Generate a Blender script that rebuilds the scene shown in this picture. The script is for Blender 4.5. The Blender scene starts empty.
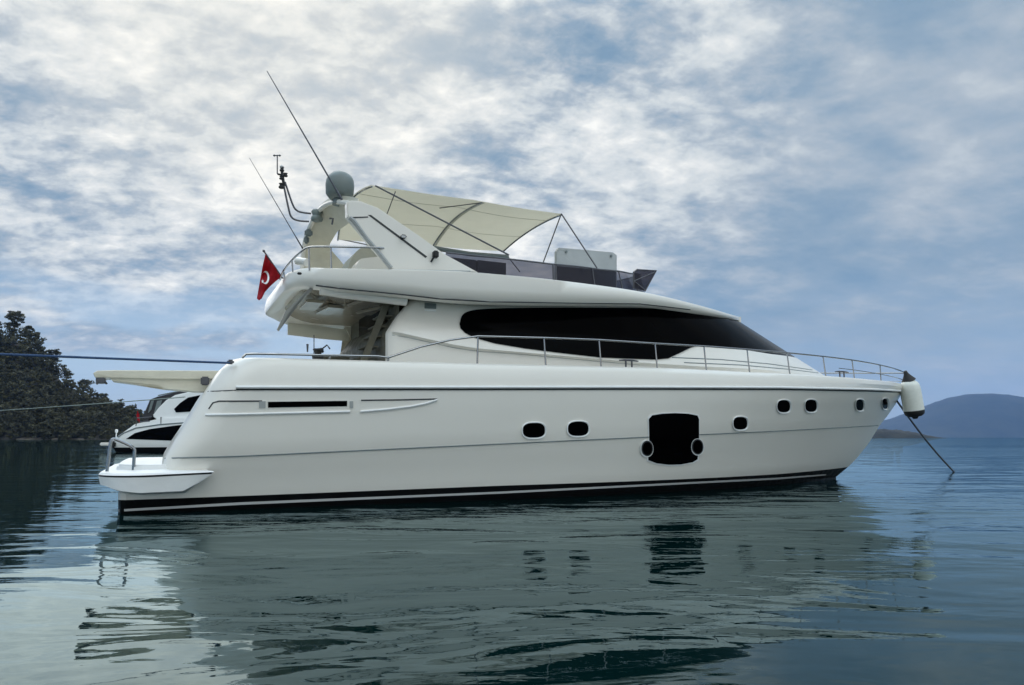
import bpy, bmesh, math, random
from mathutils import Vector, Matrix
from mathutils.bvhtree import BVHTree
from mathutils.geometry import delaunay_2d_cdt
random.seed(7)
S = bpy.context.scene
COL = S.collection

# ------------------------------------------------------------------ camera
F = 740.0; CX = 512.0; CY = 342.5; CH = 1.1
PITCH = math.atan(95.0 / F)
cam = bpy.data.objects.new('camera', bpy.data.cameras.new('camera'))
COL.objects.link(cam)
cam.location = (0, 0, CH)
cam.rotation_euler = (math.pi / 2 + PITCH, 0, 0)
cam.data.sensor_width = 36.0
cam.data.lens = 36.0 * F / 1024.0
cam.data.clip_start = 0.1
cam.data.clip_end = 60000
S.camera = cam

# ------------------------------------------------------------------ light
SKY_OFF = (0.0, 0.0, 0)
SUN_EL = math.radians(33); SUN_AZ = math.radians(-19)      # azimuth from +Y, negative = left
S.view_settings.view_transform = 'Standard'
S.view_settings.look = 'None'
S.view_settings.gamma = 1
S.view_settings.use_curve_mapping = False
S.view_settings.exposure = 0.18
sd = bpy.data.lights.new('sun', 'SUN'); sd.energy = 0.72; sd.angle = math.radians(54); sd.color = (1, .95, .87)
sun = bpy.data.objects.new('sun', sd); COL.objects.link(sun)
sdir = Vector((math.sin(SUN_AZ) * math.cos(SUN_EL), math.cos(SUN_AZ) * math.cos(SUN_EL), math.sin(SUN_EL)))
sun.rotation_euler = sdir.to_track_quat('Z', 'Y').to_euler()

class NT:
    """small node-tree helper"""
    def __init__(s, tree): s.t = tree; s.t.nodes.clear()
    def n(s, typ, **kw):
        nd = s.t.nodes.new(typ)
        for k, v in kw.items():
            if k.startswith('i_'):
                key = k[2:]
                key = int(key) if key.isdigit() else key.replace('_', ' ')
                s.put(nd.inputs[key], v)
            else: setattr(nd, k, v)
        return nd
    def put(s, sock, v):
        if isinstance(v, bpy.types.NodeSocket): s.t.links.new(v, sock)
        elif isinstance(v, bpy.types.Node): s.t.links.new(v.outputs[0], sock)
        else: sock.default_value = v
    def math(s, op, a, b=0.0, clamp=False):
        nd = s.t.nodes.new('ShaderNodeMath'); nd.operation = op; nd.use_clamp = clamp
        s.put(nd.inputs[0], a); s.put(nd.inputs[1], b); return nd.outputs[0]
    def mix(s, f, a, b, blend='MIX'):
        nd = s.t.nodes.new('ShaderNodeMix'); nd.data_type = 'RGBA'; nd.blend_type = blend
        s.put(nd.inputs[0], f); s.put(nd.inputs[6], a); s.put(nd.inputs[7], b); return nd.outputs[2]
    def ramp(s, f, lo, hi, a=0.0, b=1.0, smooth=True):
        nd = s.t.nodes.new('ShaderNodeMapRange'); nd.interpolation_type = 'SMOOTHSTEP' if smooth else 'LINEAR'
        s.put(nd.inputs[0], f); s.put(nd.inputs[1], lo); s.put(nd.inputs[2], hi)
        s.put(nd.inputs[3], a); s.put(nd.inputs[4], b); return nd.outputs[0]
    def noise(s, vec, scale, detail=4, rough=.5, dist=0.0, lac=2.0):
        nd = s.t.nodes.new('ShaderNodeTexNoise')
        s.put(nd.inputs['Vector'], vec); nd.inputs['Scale'].default_value = scale
        nd.inputs['Detail'].default_value = detail; nd.inputs['Roughness'].default_value = rough
        nd.inputs['Distortion'].default_value = dist; nd.inputs['Lacunarity'].default_value = lac
        return nd.outputs[0]
    def mapping(s, vec, loc=(0, 0, 0), rot=(0, 0, 0), scale=(1, 1, 1)):
        nd = s.t.nodes.new('ShaderNodeMapping'); s.put(nd.inputs[0], vec)
        nd.inputs[1].default_value = loc; nd.inputs[2].default_value = rot; nd.inputs[3].default_value = scale
        return nd.outputs[0]

# ------------------------------------------------------------------ sky
W = bpy.data.worlds.new('World'); S.world = W; W.use_nodes = True
w = NT(W.node_tree)
sky = w.n('ShaderNodeTexSky', sky_type='NISHITA', sun_disc=False, sun_elevation=SUN_EL, sun_rotation=SUN_AZ,
          air_density=1.0, dust_density=1.5, ozone_density=1.5)
tc = w.n('ShaderNodeTexCoord').outputs['Generated']
sep = w.n('ShaderNodeSeparateXYZ', i_0=tc)
zc = w.math('ADD', w.math('MAXIMUM', sep.outputs[2], 0.0), 0.30)
cmb = w.n('ShaderNodeCombineXYZ', i_0=w.math('DIVIDE', sep.outputs[0], zc), i_1=w.math('DIVIDE', sep.outputs[1], zc))
pv = w.mapping(cmb.outputs[0], rot=(0, 0, math.radians(-24)), scale=(1.0, 1.25, 1))
big = w.noise(w.mapping(pv, loc=SKY_OFF), 1.5, 3, .5, .3)
mid = w.noise(w.mapping(pv, loc=(3.1, 1.7, 0)), 5.2, 7, .55, .15)
fine = w.noise(w.mapping(pv, loc=(7.3, 9.7, 0)), 17.0, 6, .58, .2)
streak = w.noise(w.mapping(tc, scale=(3.0, 3.0, 13.0)), 1.6, 5, .5, .3)
dt = w.n('ShaderNodeVectorMath', operation='DOT_PRODUCT', i_0=tc, i_1=tuple(sdir)).outputs['Value']
near = w.ramp(dt, 0.70, 0.97)                   # thinner, brighter cloud round the veiled sun
near2 = w.ramp(dt, 0.93, 1.0)
back = w.ramp(dt, 0.35, -0.5)                   # cloud opposite the sun, brightened out of view to light the hull
hz = w.ramp(sep.outputs[2], 0.02, 0.30)
def dev(x, k): return w.math('MULTIPLY', w.math('SUBTRACT', x, .5), k)
lo = w.math('ADD', w.math('MULTIPLY', near, .75), .25)
tt = w.math('ADD', .36, w.math('MULTIPLY', dev(big, 1.25), w.math('ADD', w.math('MULTIPLY', near, .45), .55)))
tt = w.math('ADD', tt, w.math('MULTIPLY', dev(mid, 2.1), w.math('ADD', w.math('MULTIPLY', near, .54), .36)))
tt = w.math('ADD', tt, w.math('MULTIPLY', dev(fine, 1.7), w.math('ADD', w.math('MULTIPLY', near, .55), .12)))
tt = w.math('ADD', tt, dev(streak, .30))
tt = w.math('ADD', tt, w.math('MULTIPLY', near, .28))
tt = w.math('ADD', tt, w.math('MULTIPLY', w.math('SUBTRACT', hz, 1.0), .20))
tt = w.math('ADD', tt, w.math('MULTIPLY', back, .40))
cr = w.n('ShaderNodeValToRGB', i_0=tt)
els = cr.color_ramp.elements
els[0].position = .10; els[0].color = (.20, .31, .43, 1)
els[1].position = 1.0; els[1].color = (.92, .92, .88, 1)
for p_, c_ in ((.30, (.27, .365, .465, 1)), (.48, (.40, .465, .53, 1)), (.66, (.60, .645, .665, 1)), (.82, (.74, .76, .755, 1))):
    e_ = els.new(p_); e_.color = c_
cl = w.mix(w.math('MULTIPLY', near2, .38), cr.outputs[0], (1.0, .95, .82, 1))
cl = w.mix(w.math('MULTIPLY', w.math('SUBTRACT', 1.0, w.ramp(sep.outputs[2], 0.0, 0.22)), .55), cl, (.54, .62, .705, 1))
skyc = w.mix(1.0, sky.outputs[0], (.055, .062, .070, 1), 'MULTIPLY')
skyc = w.mix(.65, skyc, (.29, .49, .71, 1))
clear = w.math('MULTIPLY', w.math('SUBTRACT', 1.0, w.ramp(sep.outputs[2], 0.06, 0.26)), w.ramp(w.math('ADD', streak, dev(mid, .5)), .62, .40))
clear = w.math('MULTIPLY', clear, w.math('ADD', w.math('MULTIPLY', w.ramp(sep.outputs[0], .15, -.30), .70), .20))
tot = w.mix(clear, cl, skyc)
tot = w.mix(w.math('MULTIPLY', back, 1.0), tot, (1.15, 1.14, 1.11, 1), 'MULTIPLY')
tot = w.mix(w.ramp(sep.outputs[2], .50, .82), tot, (3.4, 3.4, 3.35, 1), 'MULTIPLY')  # unseen overhead sky brightened to light the deck and platform tops
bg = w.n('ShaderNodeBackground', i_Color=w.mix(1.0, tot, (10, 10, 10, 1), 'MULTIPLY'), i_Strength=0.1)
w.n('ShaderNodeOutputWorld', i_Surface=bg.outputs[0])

# ------------------------------------------------------------------ helpers
def mat(name, col, rough=.5, metal=0.0, coat=0.0, noise=0.0, nscale=3.0, bump=0.0, bscale=20.0, transmission=0, alpha=None, spec=None, translucent=None):
    m = bpy.data.materials.new(name); m.use_nodes = True
    t = NT(m.node_tree)
    tco = t.n('ShaderNodeTexCoord').outputs['Object']
    c = (*col, 1)
    p = t.n('ShaderNodeBsdfPrincipled', i_Base_Color=c, i_Roughness=rough, i_Metallic=metal)
    p.inputs['Coat Weight'].default_value = coat
    p.inputs['Coat Roughness'].default_value = .06
    if spec is not None: p.inputs['Specular IOR Level'].default_value = spec
    if noise > 0:
        f = t.noise(t.mapping(tco, scale=(1, 1, 1.6)), nscale, 6, .6, .4)
        lo = tuple(x * (1 - noise) for x in col) + (1,); hi = tuple(min(1, x * (1 + noise * .5)) for x in col) + (1,)
        t.put(p.inputs['Base Color'], t.mix(t.ramp(f, .3, .7), lo, hi))
        if noise > .03: t.put(p.inputs['Roughness'], t.ramp(t.noise(tco, nscale * 2.3, 5), .3, .7, rough * .8, rough * 1.25))
    if bump > 0:
        b = t.n('ShaderNodeBump', i_Height=t.noise(tco, bscale, 4), i_Strength=bump, i_Distance=.02)
        t.put(p.inputs['Normal'], b.outputs[0])
    out = p.outputs[0]
    if alpha is not None:
        tr = t.n('ShaderNodeBsdfTransparent', i_Color=(.66, .66, .74, 1))
        mx = t.n('ShaderNodeMixShader', i_0=alpha, i_1=tr.outputs[0], i_2=out); out = mx.outputs[0]
    if translucent is not None:
        tl = t.n('ShaderNodeBsdfTranslucent', i_Color=(*translucent, 1))
        mx = t.n('ShaderNodeMixShader', i_0=.5, i_1=out, i_2=tl.outputs[0]); out = mx.outputs[0]
    t.n('ShaderNodeOutputMaterial', i_Surface=out)
    return m

M = {}
M['gel'] = mat('gelcoat', (.78, .745, .675), .28, coat=.35, noise=.02, nscale=.5, bump=.02, bscale=1.2)
M['gel_cream'] = mat('cream_gelcoat', (.64, .60, .48), .35, coat=.2, noise=.07)
M['gel_deck'] = mat('deck_white', (.80, .80, .78), .5, noise=.05)
M['black'] = mat('antifouling', (.003, .003, .0035), .5, noise=.2, spec=.15)
M['stripe'] = mat('stripe_white', (.55, .55, .54), .35)
M['glass'] = mat('dark_glass', (.001, .001, .0012), .10, spec=.02)
M['rubber'] = mat('black_rubber', (.012, .012, .013), .6)
M['seam'] = mat('seam', (.03, .033, .035), .6)
M['steel'] = mat('stainless', (.30, .31, .32), .16, metal=1.0)
M['dark_steel'] = mat('dark_steel', (.10, .10, .11), .4, metal=.6)
M['grey'] = mat('grey_plastic', (.16, .19, .19), .5, noise=.1)
M['canvas'] = mat('canvas', (.72, .69, .60), .85, noise=.06, nscale=2.0, bump=.35, bscale=6, translucent=(.86, .83, .73))
M['tint'] = mat('tinted_screen', (.012, .011, .02), .2, alpha=.66, spec=.3)
M['cushion'] = mat('cushion', (.45, .44, .36), .8, noise=.08)
M['dark_fabric'] = mat('dark_fabric', (.03, .03, .035), .8)
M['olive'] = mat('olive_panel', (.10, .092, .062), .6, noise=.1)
M['blue_rope'] = mat('blue_rope', (.03, .07, .16), .8, bump=.8, bscale=80)
M['green_rope'] = mat('pale_rope', (.25, .30, .27), .8, bump=.8, bscale=80)
M['dark_rope'] = mat('dark_rope', (.07, .08, .10), .8, bump=.8, bscale=80)
M['red'] = mat('red_cloth', (.42, .008, .02), .8, translucent=(.5, .01, .02))
M['white_cloth'] = mat('white_cloth', (.85, .85, .85), .8)
M['fender'] = mat('fender_vinyl', (.72, .73, .66), .45, noise=.06, nscale=5)
M['radome'] = mat('radome_grey', (.17, .20, .19), .45, noise=.06)
M['ceiling'] = mat('glossy_ceiling', (.34, .30, .23), .22, coat=.3, noise=.12, nscale=1.5, bump=.12, bscale=1.5)  # dark brown colour carries the underside's shade and warm teak reflection
M['grey_gel'] = mat('grey_gelcoat', (.36, .37, .36), .35)
M['rim_white'] = mat('rim_white', (.88, .88, .86), .15, coat=.5)
M['fin'] = mat('fin_grey', (.22, .22, .20), .35)
M['lamp'] = mat('lamp_lens', (.5, .5, .5), .15)

def mesh_obj(name, bm, material, parent=None, smooth=True, angle=40, inv=True):
    me = bpy.data.meshes.new(name)
    bmesh.ops.remove_doubles(bm, verts=bm.verts, dist=1e-5)
    bmesh.ops.recalc_face_normals(bm, faces=bm.faces)
    bm.to_mesh(me); bm.free()
    mats = material if isinstance(material, (list, tuple)) else [material]
    for m in mats: me.materials.append(m)
    if smooth:
        me.shade_smooth()
        try: me.set_sharp_from_angle(angle=math.radians(angle))
        except Exception: pass
    o = bpy.data.objects.new(name, me); COL.objects.link(o)
    if parent is not None:
        o.parent = parent
        if inv: o.matrix_parent_inverse = wm(parent).inverted()
    return o
def wm(o):
    m = Matrix.LocRotScale(o.location, o.rotation_euler, o.scale)
    return m if o.parent is None else wm(o.parent) @ o.matrix_parent_inverse @ m
def tag(o, label=None, cat=None, group=None, kind=None):
    if label: o['label'] = label
    if cat: o['category'] = cat
    if group: o['group'] = group
    if kind: o['kind'] = kind
    return o
def empty(name, loc, rz=0):
    o = bpy.data.objects.new(name, None); COL.objects.link(o); o.location = loc; o.rotation_euler = (0, 0, rz); o.empty_display_size = .3
    return o
def lerp(a, b, t): return a + (b - a) * t
def interp(tab, x):
    if x <= tab[0][0]: return tab[0][1]
    for (x0, y0), (x1, y1) in zip(tab, tab[1:]):
        if x <= x1: return lerp(y0, y1, (x - x0) / (x1 - x0)) if x1 > x0 else y1
    return tab[-1][1]
def curve(pts, n=8, closed=False):
    """Catmull-Rom through points of any dimension"""
    P = [Vector(p) for p in pts]; out = []
    m = len(P); rng = range(m) if closed else range(m - 1)
    for i in rng:
        p1, p2 = P[i], P[(i + 1) % m]
        p0 = P[i - 1] if (closed or i > 0) else p1 * 2 - p2
        p3 = P[(i + 2) % m] if (closed or i + 2 < m) else p2 * 2 - p1
        for k in range(n):
            t = k / n
            out.append(.5 * ((2 * p1) + (p2 - p0) * t + (2 * p0 - 5 * p1 + 4 * p2 - p3) * t * t + (3 * p1 - p0 - 3 * p2 + p3) * t ** 3))
    if not closed: out.append(P[-1])
    return out
def tube(bm, pts, r, seg=8, caps=True):
    pts = [Vector(p) for p in pts]; n = len(pts)
    rs = r if isinstance(r, (list, tuple)) else [r] * n
    rings = []; up = None
    for i, p in enumerate(pts):
        d = (pts[min(i + 1, n - 1)] - pts[max(i - 1, 0)]).normalized()
        if up is None:
            up = Vector((0, 0, 1)) if abs(d.z) < .9 else Vector((1, 0, 0))
        a = d.cross(up).normalized(); up = a.cross(d).normalized()
        rings.append([bm.verts.new(p + (a * math.cos(k * 2 * math.pi / seg) + up * math.sin(k * 2 * math.pi / seg)) * rs[i]) for k in range(seg)])
    for A, B in zip(rings, rings[1:]):
        for k in range(seg): bm.faces.new((A[k], A[(k + 1) % seg], B[(k + 1) % seg], B[k]))
    if caps:
        bm.faces.new(rings[0][::-1]); bm.faces.new(rings[-1])
def box(bm, c, s, rot=None, bev=0.0):
    r = bmesh.ops.create_cube(bm, size=1)
    vs = r['verts']
    for v in vs: v.co = Vector((v.co.x * s[0], v.co.y * s[1], v.co.z * s[2]))
    if bev > 0:
        es = list({e for v in vs for e in v.link_edges})
        g = bmesh.ops.bevel(bm, geom=es, offset=bev, segments=2, affect='EDGES')
        vs = list({v for f in g['faces'] for v in f.verts} | {v for v in vs if v.is_valid})
    for v in vs:
        co = v.co
        if rot is not None: co = rot @ co
        v.co = co + Vector(c)
def lathe(bm, base, axis, prof, seg=24):
    """prof: (distance along axis, radius)"""
    axis = Vector(axis).normalized(); a = axis.orthogonal().normalized(); b = axis.cross(a); base = Vector(base)
    rings = []
    for d, r in prof:
        rings.append([bm.verts.new(base + axis * d + (a * math.cos(k * 2 * math.pi / seg) + b * math.sin(k * 2 * math.pi / seg)) * max(r, 1e-4)) for k in range(seg)])
    for A, B in zip(rings, rings[1:]):
        for k in range(seg): bm.faces.new((A[k], A[(k + 1) % seg], B[(k + 1) % seg], B[k]))
    bm.faces.new(rings[0][::-1]); bm.faces.new(rings[-1])

def ray(px, py):
    dx = (px - CX) / F; dy = (CY - py) / F
    return Vector((dx, math.cos(PITCH) - dy * math.sin(PITCH), math.sin(PITCH) + dy * math.cos(PITCH)))
CAM = Vector((0, 0, CH))

class Frame:
    """a boat's own axes: u along the keel, v to port, z up"""
    def __init__(s, O, A):
        s.O = Vector((O[0], O[1], 0)); s.a = A
        s.U = Vector((math.cos(A), math.sin(A), 0)); s.V = Vector((-math.sin(A), math.cos(A), 0))
    def P(s, u, v, z): return s.O + s.U * u + s.V * v + Vector((0, 0, z))
    def hit(s, px, py, v):
        r = ray(px, py); t = (v + s.O.dot(s.V)) / r.dot(s.V)
        p = r * t - s.O
        return p.dot(s.U), CH + r.z * t
    def at(s, px, py, v):
        u, z = s.hit(px, py, v); return s.P(u, v, z)
    def table(s, poly, b):
        out = []
        for px, py in poly:
            u, z = s.hit(px, py, -b(0) if callable(b) else -b)
            for _ in range(40):
                u2, z = s.hit(px, py, -b(u)); u = .5 * u + .5 * u2
            out.append((u, z))
        out.sort(); return out

def breadth(B, us, ue, um, n, rs=0.0, aft=0.0):
    """half-breadth over the length: rounded stern corner rs, full to um, closing to 0 at ue"""
    def f(u):
        b = B - aft * max(0.0, (um - u) / (um - us)) ** 1.6 if u < um else B
        if u > um: b = B * max(0.0, 1 - min(1, (u - um) / (ue - um)) ** n)
        if rs > 0 and u < us + rs:
            t = max(0.0, min(1.0, (us + rs - u) / rs)); b -= rs * (1 - math.sqrt(max(0, 1 - t * t)))
        return b
    return f
SS = [0, .002, .006, .012, .02, .03, .045, .065] + [.09 + i * .0225 for i in range(36)] + [.915, .93, .944, .957, .968, .977, .984, .99, .994, .9975, 1.0]
def level(fr, poly, B, um, n, rs=0.0, aft=0.0, vend=0.0, us=None):
    ue, _ = fr.hit(*poly[-1], vend)
    u0 = us if us is not None else fr.hit(*poly[0], -(B - aft - rs * .7))[0]
    b = breadth(B, u0, ue, um, n, rs, aft)
    tab = fr.table(poly, b); tab[-1] = (ue, fr.hit(*poly[-1], vend)[1])
    L = []
    for s in SS:
        u = lerp(u0, ue, s); L.append((u, b(u), interp(tab, u)))
    return L
def loft(bm, fr, levels, mats=None, both=True, close_aft=True):
    rows = {}
    for side in ((-1, 1) if both else (-1,)):
        rows[side] = [[bm.verts.new(fr.P(u, side * b, z)) for u, b, z in L] for L in levels]
        for j, (A, B) in enumerate(zip(rows[side], rows[side][1:])):
            for k in range(len(A) - 1):
                f = bm.faces.new((A[k], A[k + 1], B[k + 1], B[k])); f.material_index = mats[j] if mats else 0
    if both:
        if close_aft:
            for j in range(len(levels) - 1):
                f = bm.faces.new((rows[-1][j][0], rows[-1][j + 1][0], rows[1][j + 1][0], rows[1][j][0])); f.material_index = mats[j] if mats else 0
    return rows
def cap(bm, A, B, mi=0):
    for k in range(len(A) - 1):
        f = bm.faces.new((A[k], A[k + 1], B[k + 1], B[k])); f.material_index = mi

def bvh_of(o):
    me = o.data; mw = wm(o)
    return BVHTree.FromPolygons([mw @ v.co for v in me.vertices], [tuple(p.vertices) for p in me.polygons])
def densify(poly, step):
    out = []
    for i in range(len(poly)):
        a = Vector(poly[i]); b = Vector(poly[(i + 1) % len(poly)])
        n = max(1, int((b - a).length / step))
        out += [a.lerp(b, k / n) for k in range(n)]
    return out
def patch(bm, bvh, poly, step=4.0, off=.006, thick=.02, mi=0):
    """a plate of real thickness that follows the hull or cabin skin inside the outline"""
    bd = densify(poly, step)
    xs = [p[0] for p in bd]; ys = [p[1] for p in bd]
    def inside(x, y):
        c = False
        for i in range(len(bd)):
            x1, y1 = bd[i - 1]; x2, y2 = bd[i]
            if (y1 > y) != (y2 > y) and x < (x2 - x1) * (y - y1) / (y2 - y1) + x1: c = not c
        return c
    pts = [Vector((p[0], p[1])) for p in bd]; nb = len(pts)
    x = min(xs) + step * .5
    while x < max(xs):
        y = min(ys) + step * .5
        while y < max(ys):
            if inside(x, y): pts.append(Vector((x, y)))
            y += step
        x += step
    r = delaunay_2d_cdt(pts, [], [list(range(nb))], 1, 1e-5)
    vo, faces = r[0], r[2]
    top = []; bot = []
    for p in vo:
        d = ray(p.x, p.y).normalized()
        h = bvh.ray_cast(CAM, d)
        if h[0] is None:
            best = None
            for k in range(1, 12):
                for ang in range(12):
                    q = ray(p.x + k * .5 * math.cos(ang * .5236), p.y + k * .5 * math.sin(ang * .5236)).normalized()
                    h = bvh.ray_cast(CAM, q)
                    if h[0] is not None: best = h; break
                if best: break
            if best is None: top.append(None); bot.append(None); continue
            h = best
        n = h[1].normalized()
        if n.dot(d) > 0: n = -n
        top.append(bm.verts.new(h[0] + n * off)); bot.append(bm.verts.new(h[0] + n * (off - thick)))
    ed = {}
    for f in faces:
        if any(top[i] is None for i in f): continue
        fc = bm.faces.new([top[i] for i in f]); fc.material_index = mi
        for a, b in zip(f, f[1:] + f[:1]): ed.setdefault((min(a, b), max(a, b)), []).append((a, b))
    for (a, b), l in ed.items():
        if len(l) == 1:
            a, b = l[0]
            fc = bm.faces.new([top[b], top[a], bot[a], bot[b]]); fc.material_index = mi
def skin_line(bvh, poly, step=5, off=0.0):
    out = []
    for i in range(len(poly) - 1):
        a = Vector(poly[i]); b = Vector(poly[i + 1]); n = max(1, int((b - a).length / step))
        for k in range(n + (1 if i == len(poly) - 2 else 0)):
            p = a.lerp(b, k / n); d = ray(p.x, p.y).normalized(); h = bvh.ray_cast(CAM, d)
            if h[0] is None: continue
            nn = h[1] if h[1].dot(d) < 0 else -h[1]
            out.append(h[0] + nn.normalized() * off)
    return out
def ell(cx, cy, rx, ry, n=20, p=2.0, tilt=0.0):
    out = []
    for k in range(n):
        a = 2 * math.pi * k / n; c, s_ = math.cos(a), math.sin(a)
        x = rx * math.copysign(abs(c) ** (2 / p), c); y = ry * math.copysign(abs(s_) ** (2 / p), s_)
        out.append((cx + x * math.cos(tilt) - y * math.sin(tilt), cy + x * math.sin(tilt) + y * math.cos(tilt)))
    return out
def slab(bm, pts, dirv, mi=0):
    """extrude a closed outline of 3-D points by the vector dirv"""
    dirv = Vector(dirv); A = [bm.verts.new(p) for p in pts]; B = [bm.verts.new(Vector(p) + dirv) for p in pts]
    n = len(pts)
    f1 = bm.faces.new(A); f2 = bm.faces.new(B[::-1])
    for k in range(n): bm.faces.new((A[k], B[k], B[(k + 1) % n], A[(k + 1) % n]))
    bmesh.ops.triangulate(bm, faces=[f1, f2])

# ------------------------------------------------------------------ water
def water_material():
    m = bpy.data.materials.new('sea_water'); m.use_nodes = True
    t = NT(m.node_tree)
    co = t.n('ShaderNodeTexCoord').outputs['Object']
    body = t.n('ShaderNodeBsdfDiffuse', i_Color=(.0008, .0085, .0085, 1))
    gl = t.n('ShaderNodeBsdfGlossy', i_Color=(.70, .86, .88, 1), i_Roughness=.004)
    fr_ = t.n('ShaderNodeFresnel', i_IOR=1.37)
    p = t.n('ShaderNodeMixShader', i_0=fr_.outputs[0], i_1=body.outputs[0], i_2=gl.outputs[0])
    a = t.mapping(co, rot=(0, 0, math.radians(14)), scale=(.55, 1.25, 1))
    swell = t.noise(a, .42, 3, .45, .8)
    rip = t.noise(t.mapping(a, loc=(5, 3, 0)), 1.05, 3, .42, 1.0)
    small = t.noise(t.mapping(co, loc=(9, 1, 0), scale=(.75, 1.2, 1)), 6.0, 3, .5, .4)
    gust = t.ramp(t.noise(t.mapping(co, scale=(.6, 1, 1)), .07, 3, .5, .6), .38, .66)
    lane = t.ramp(t.noise(t.mapping(co, loc=(31, 12, 0), scale=(.5, 1, 1)), .035, 3, .5, .8), .38, .60, .60, 1.30)
    h = t.math('ADD', t.math('MULTIPLY', swell, .052), t.math('MULTIPLY', rip, .0135))
    h = t.math('ADD', h, t.math('MULTIPLY', small, t.math('ADD', t.math('MULTIPLY', gust, .0032), .0007)))
    h = t.math('MULTIPLY', h, lane)
    b = t.n('ShaderNodeBump', i_Height=h, i_Strength=1.0, i_Distance=1.0)
    for nd in (gl, fr_): t.put(nd.inputs['Normal'], b.outputs[0])
    t.n('ShaderNodeOutputMaterial', i_Surface=p.outputs[0])
    return m
bm = bmesh.new()
R = 9900
xs = [-R, -2000, -300, -60, 60, 300, 2000, R]
g = [[bm.verts.new((x, y, 0)) for x in xs] for y in [-1500, -300, -60, 0, 60, 300, 2000, R]]
for j in range(7):
    for i in range(7): bm.faces.new((g[j][i], g[j][i + 1], g[j + 1][i + 1], g[j + 1][i]))
sea = mesh_obj('water', bm, water_material(), smooth=False); tag(sea, 'calm dark teal sea with soft ripples', 'sea', kind='structure')

# ------------------------------------------------------------------ YACHT
YA = math.radians(25)
Y = Frame((-6.684, 13.042), YA)
yacht = empty('motor_yacht', Y.P(0, 0, 0), YA)
tag(yacht, 'large white motor yacht with black cabin windows and a cream awning, moored side on', 'yacht')

# hull ---------------------------------------------------------------
HL = [  # poly, B, um, n, stern radius, aft narrowing
    ([(118, 514), (240, 510), (500, 500), (780, 482), (836, 477)], 2.36, 6.5, 2.1, .15, .06),
    ([(118, 499.6), (240, 496), (500, 485.7), (780, 474), (848, 467)], 2.44, 6.8, 2.1, .15, .08),
    ([(118, 493), (240, 488), (500, 477), (780, 464), (856, 459)], 2.48, 7.0, 2.15, .2, .08),
    ([(160, 471), (240, 469.5), (500, 459), (780, 447), (868, 444)], 2.55, 7.2, 2.2, .3, .08),
    ([(164, 458), (240, 455.8), (480, 444.5), (780, 430.5), (880, 425)], 2.66, 7.6, 2.3, .4, .10),
    ([(175, 440), (240, 438.5), (480, 430), (780, 418), (888, 415)], 2.70, 7.8, 2.4, .45, .10),
    ([(190, 418), (240, 417.5), (480, 412), (780, 404), (895, 405)], 2.75, 8.0, 2.5, .5, .12),
    ([(206, 392), (240, 389.5), (480, 389), (640, 388.6), (780, 388.6), (870, 390.2), (903, 391.5)], 2.80, 8.4, 2.7, .5, .12),
    ([(208.5, 388), (240, 386.5), (480, 386.3), (640, 386), (780, 386.5), (870, 388.2), (904, 390)], 2.80, 8.4, 2.7, .5, .12),
    ([(220, 370), (240, 366), (480, 369.5), (655, 373), (750, 377), (826, 380.5), (870, 384), (905, 387.5)], 2.77, 8.5, 2.75, .5, .12),
    ([(229, 362), (240, 359.5), (480, 365), (655, 369), (750, 373.5), (826, 377), (870, 380.5), (905, 385.5)], 2.72, 8.5, 2.75, .5, .12),
]
# keel level below the water
lv = []
for poly, B, um, n, rs, aft in HL: lv.append(level(Y, poly, B, um, n, rs, aft))
keel = [(u, b * .8, -.75) for u, b, z in lv[0]]
# bulwark cap and deck
top = lv[-1]
cap1 = [(u + .02, max(0, b - .05), z + .03) for u, b, z in top]
cap2 = [(u + .05, max(0, b - .17), z + .03) for u, b, z in top]
dk = [(u + .05, max(0, b - .19), z - .16) for u, b, z in top]
bm = bmesh.new()
rows = loft(bm, Y, [keel] + lv + [cap1, cap2, dk], mats=[1, 1] + [0] * 12)
cap(bm, rows[-1][-1], rows[1][-1]); cap(bm, rows[-1][0], rows[1][0], 1)
hull = mesh_obj('hull', bm, [M['gel'], M['black']], yacht, angle=28)
HB = bvh_of(hull)

# white boot stripe
bm = bmesh.new()
patch(bm, HB, [(119, 509.3), (240, 502.3), (500, 491.6), (780, 477.6), (826, 474.3), (826, 475.2), (780, 479.2), (500, 493.6), (240, 504.8), (119, 511.6)], 6, .004, .012)
mesh_obj('boot_stripe', bm, M['stripe'], yacht)
# knuckle crease and rub rail
bm = bmesh.new()
tube(bm, skin_line(HB, [(165, 458.3), (240, 456.1), (480, 444.8), (780, 430.8), (878, 425.4)], 8, .003), .010, 5)
mesh_obj('knuckle_line', bm, M['grey'], yacht)
bm = bmesh.new()
tube(bm, skin_line(HB, [(236, 387.2), (480, 387.2), (640, 387), (780, 387.4), (870, 389.2), (900, 390.6)], 8, .012), .026, 7)
rr = mesh_obj('rub_rail', bm, M['gel_deck'], yacht)
bm = bmesh.new()
tube(bm, skin_line(HB, [(236, 389.3), (480, 389.2), (640, 389), (780, 389.2), (870, 390.9), (900, 392.2)], 8, .006), .017, 6)
mesh_obj('rub_rail_insert', bm, M['rubber'], rr)
bm = bmesh.new()
tube(bm, skin_line(HB, [(208, 391.5), (236, 390.2)], 5, .002), .008, 5)
mesh_obj('seam_line', bm, M['seam'], yacht)

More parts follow.
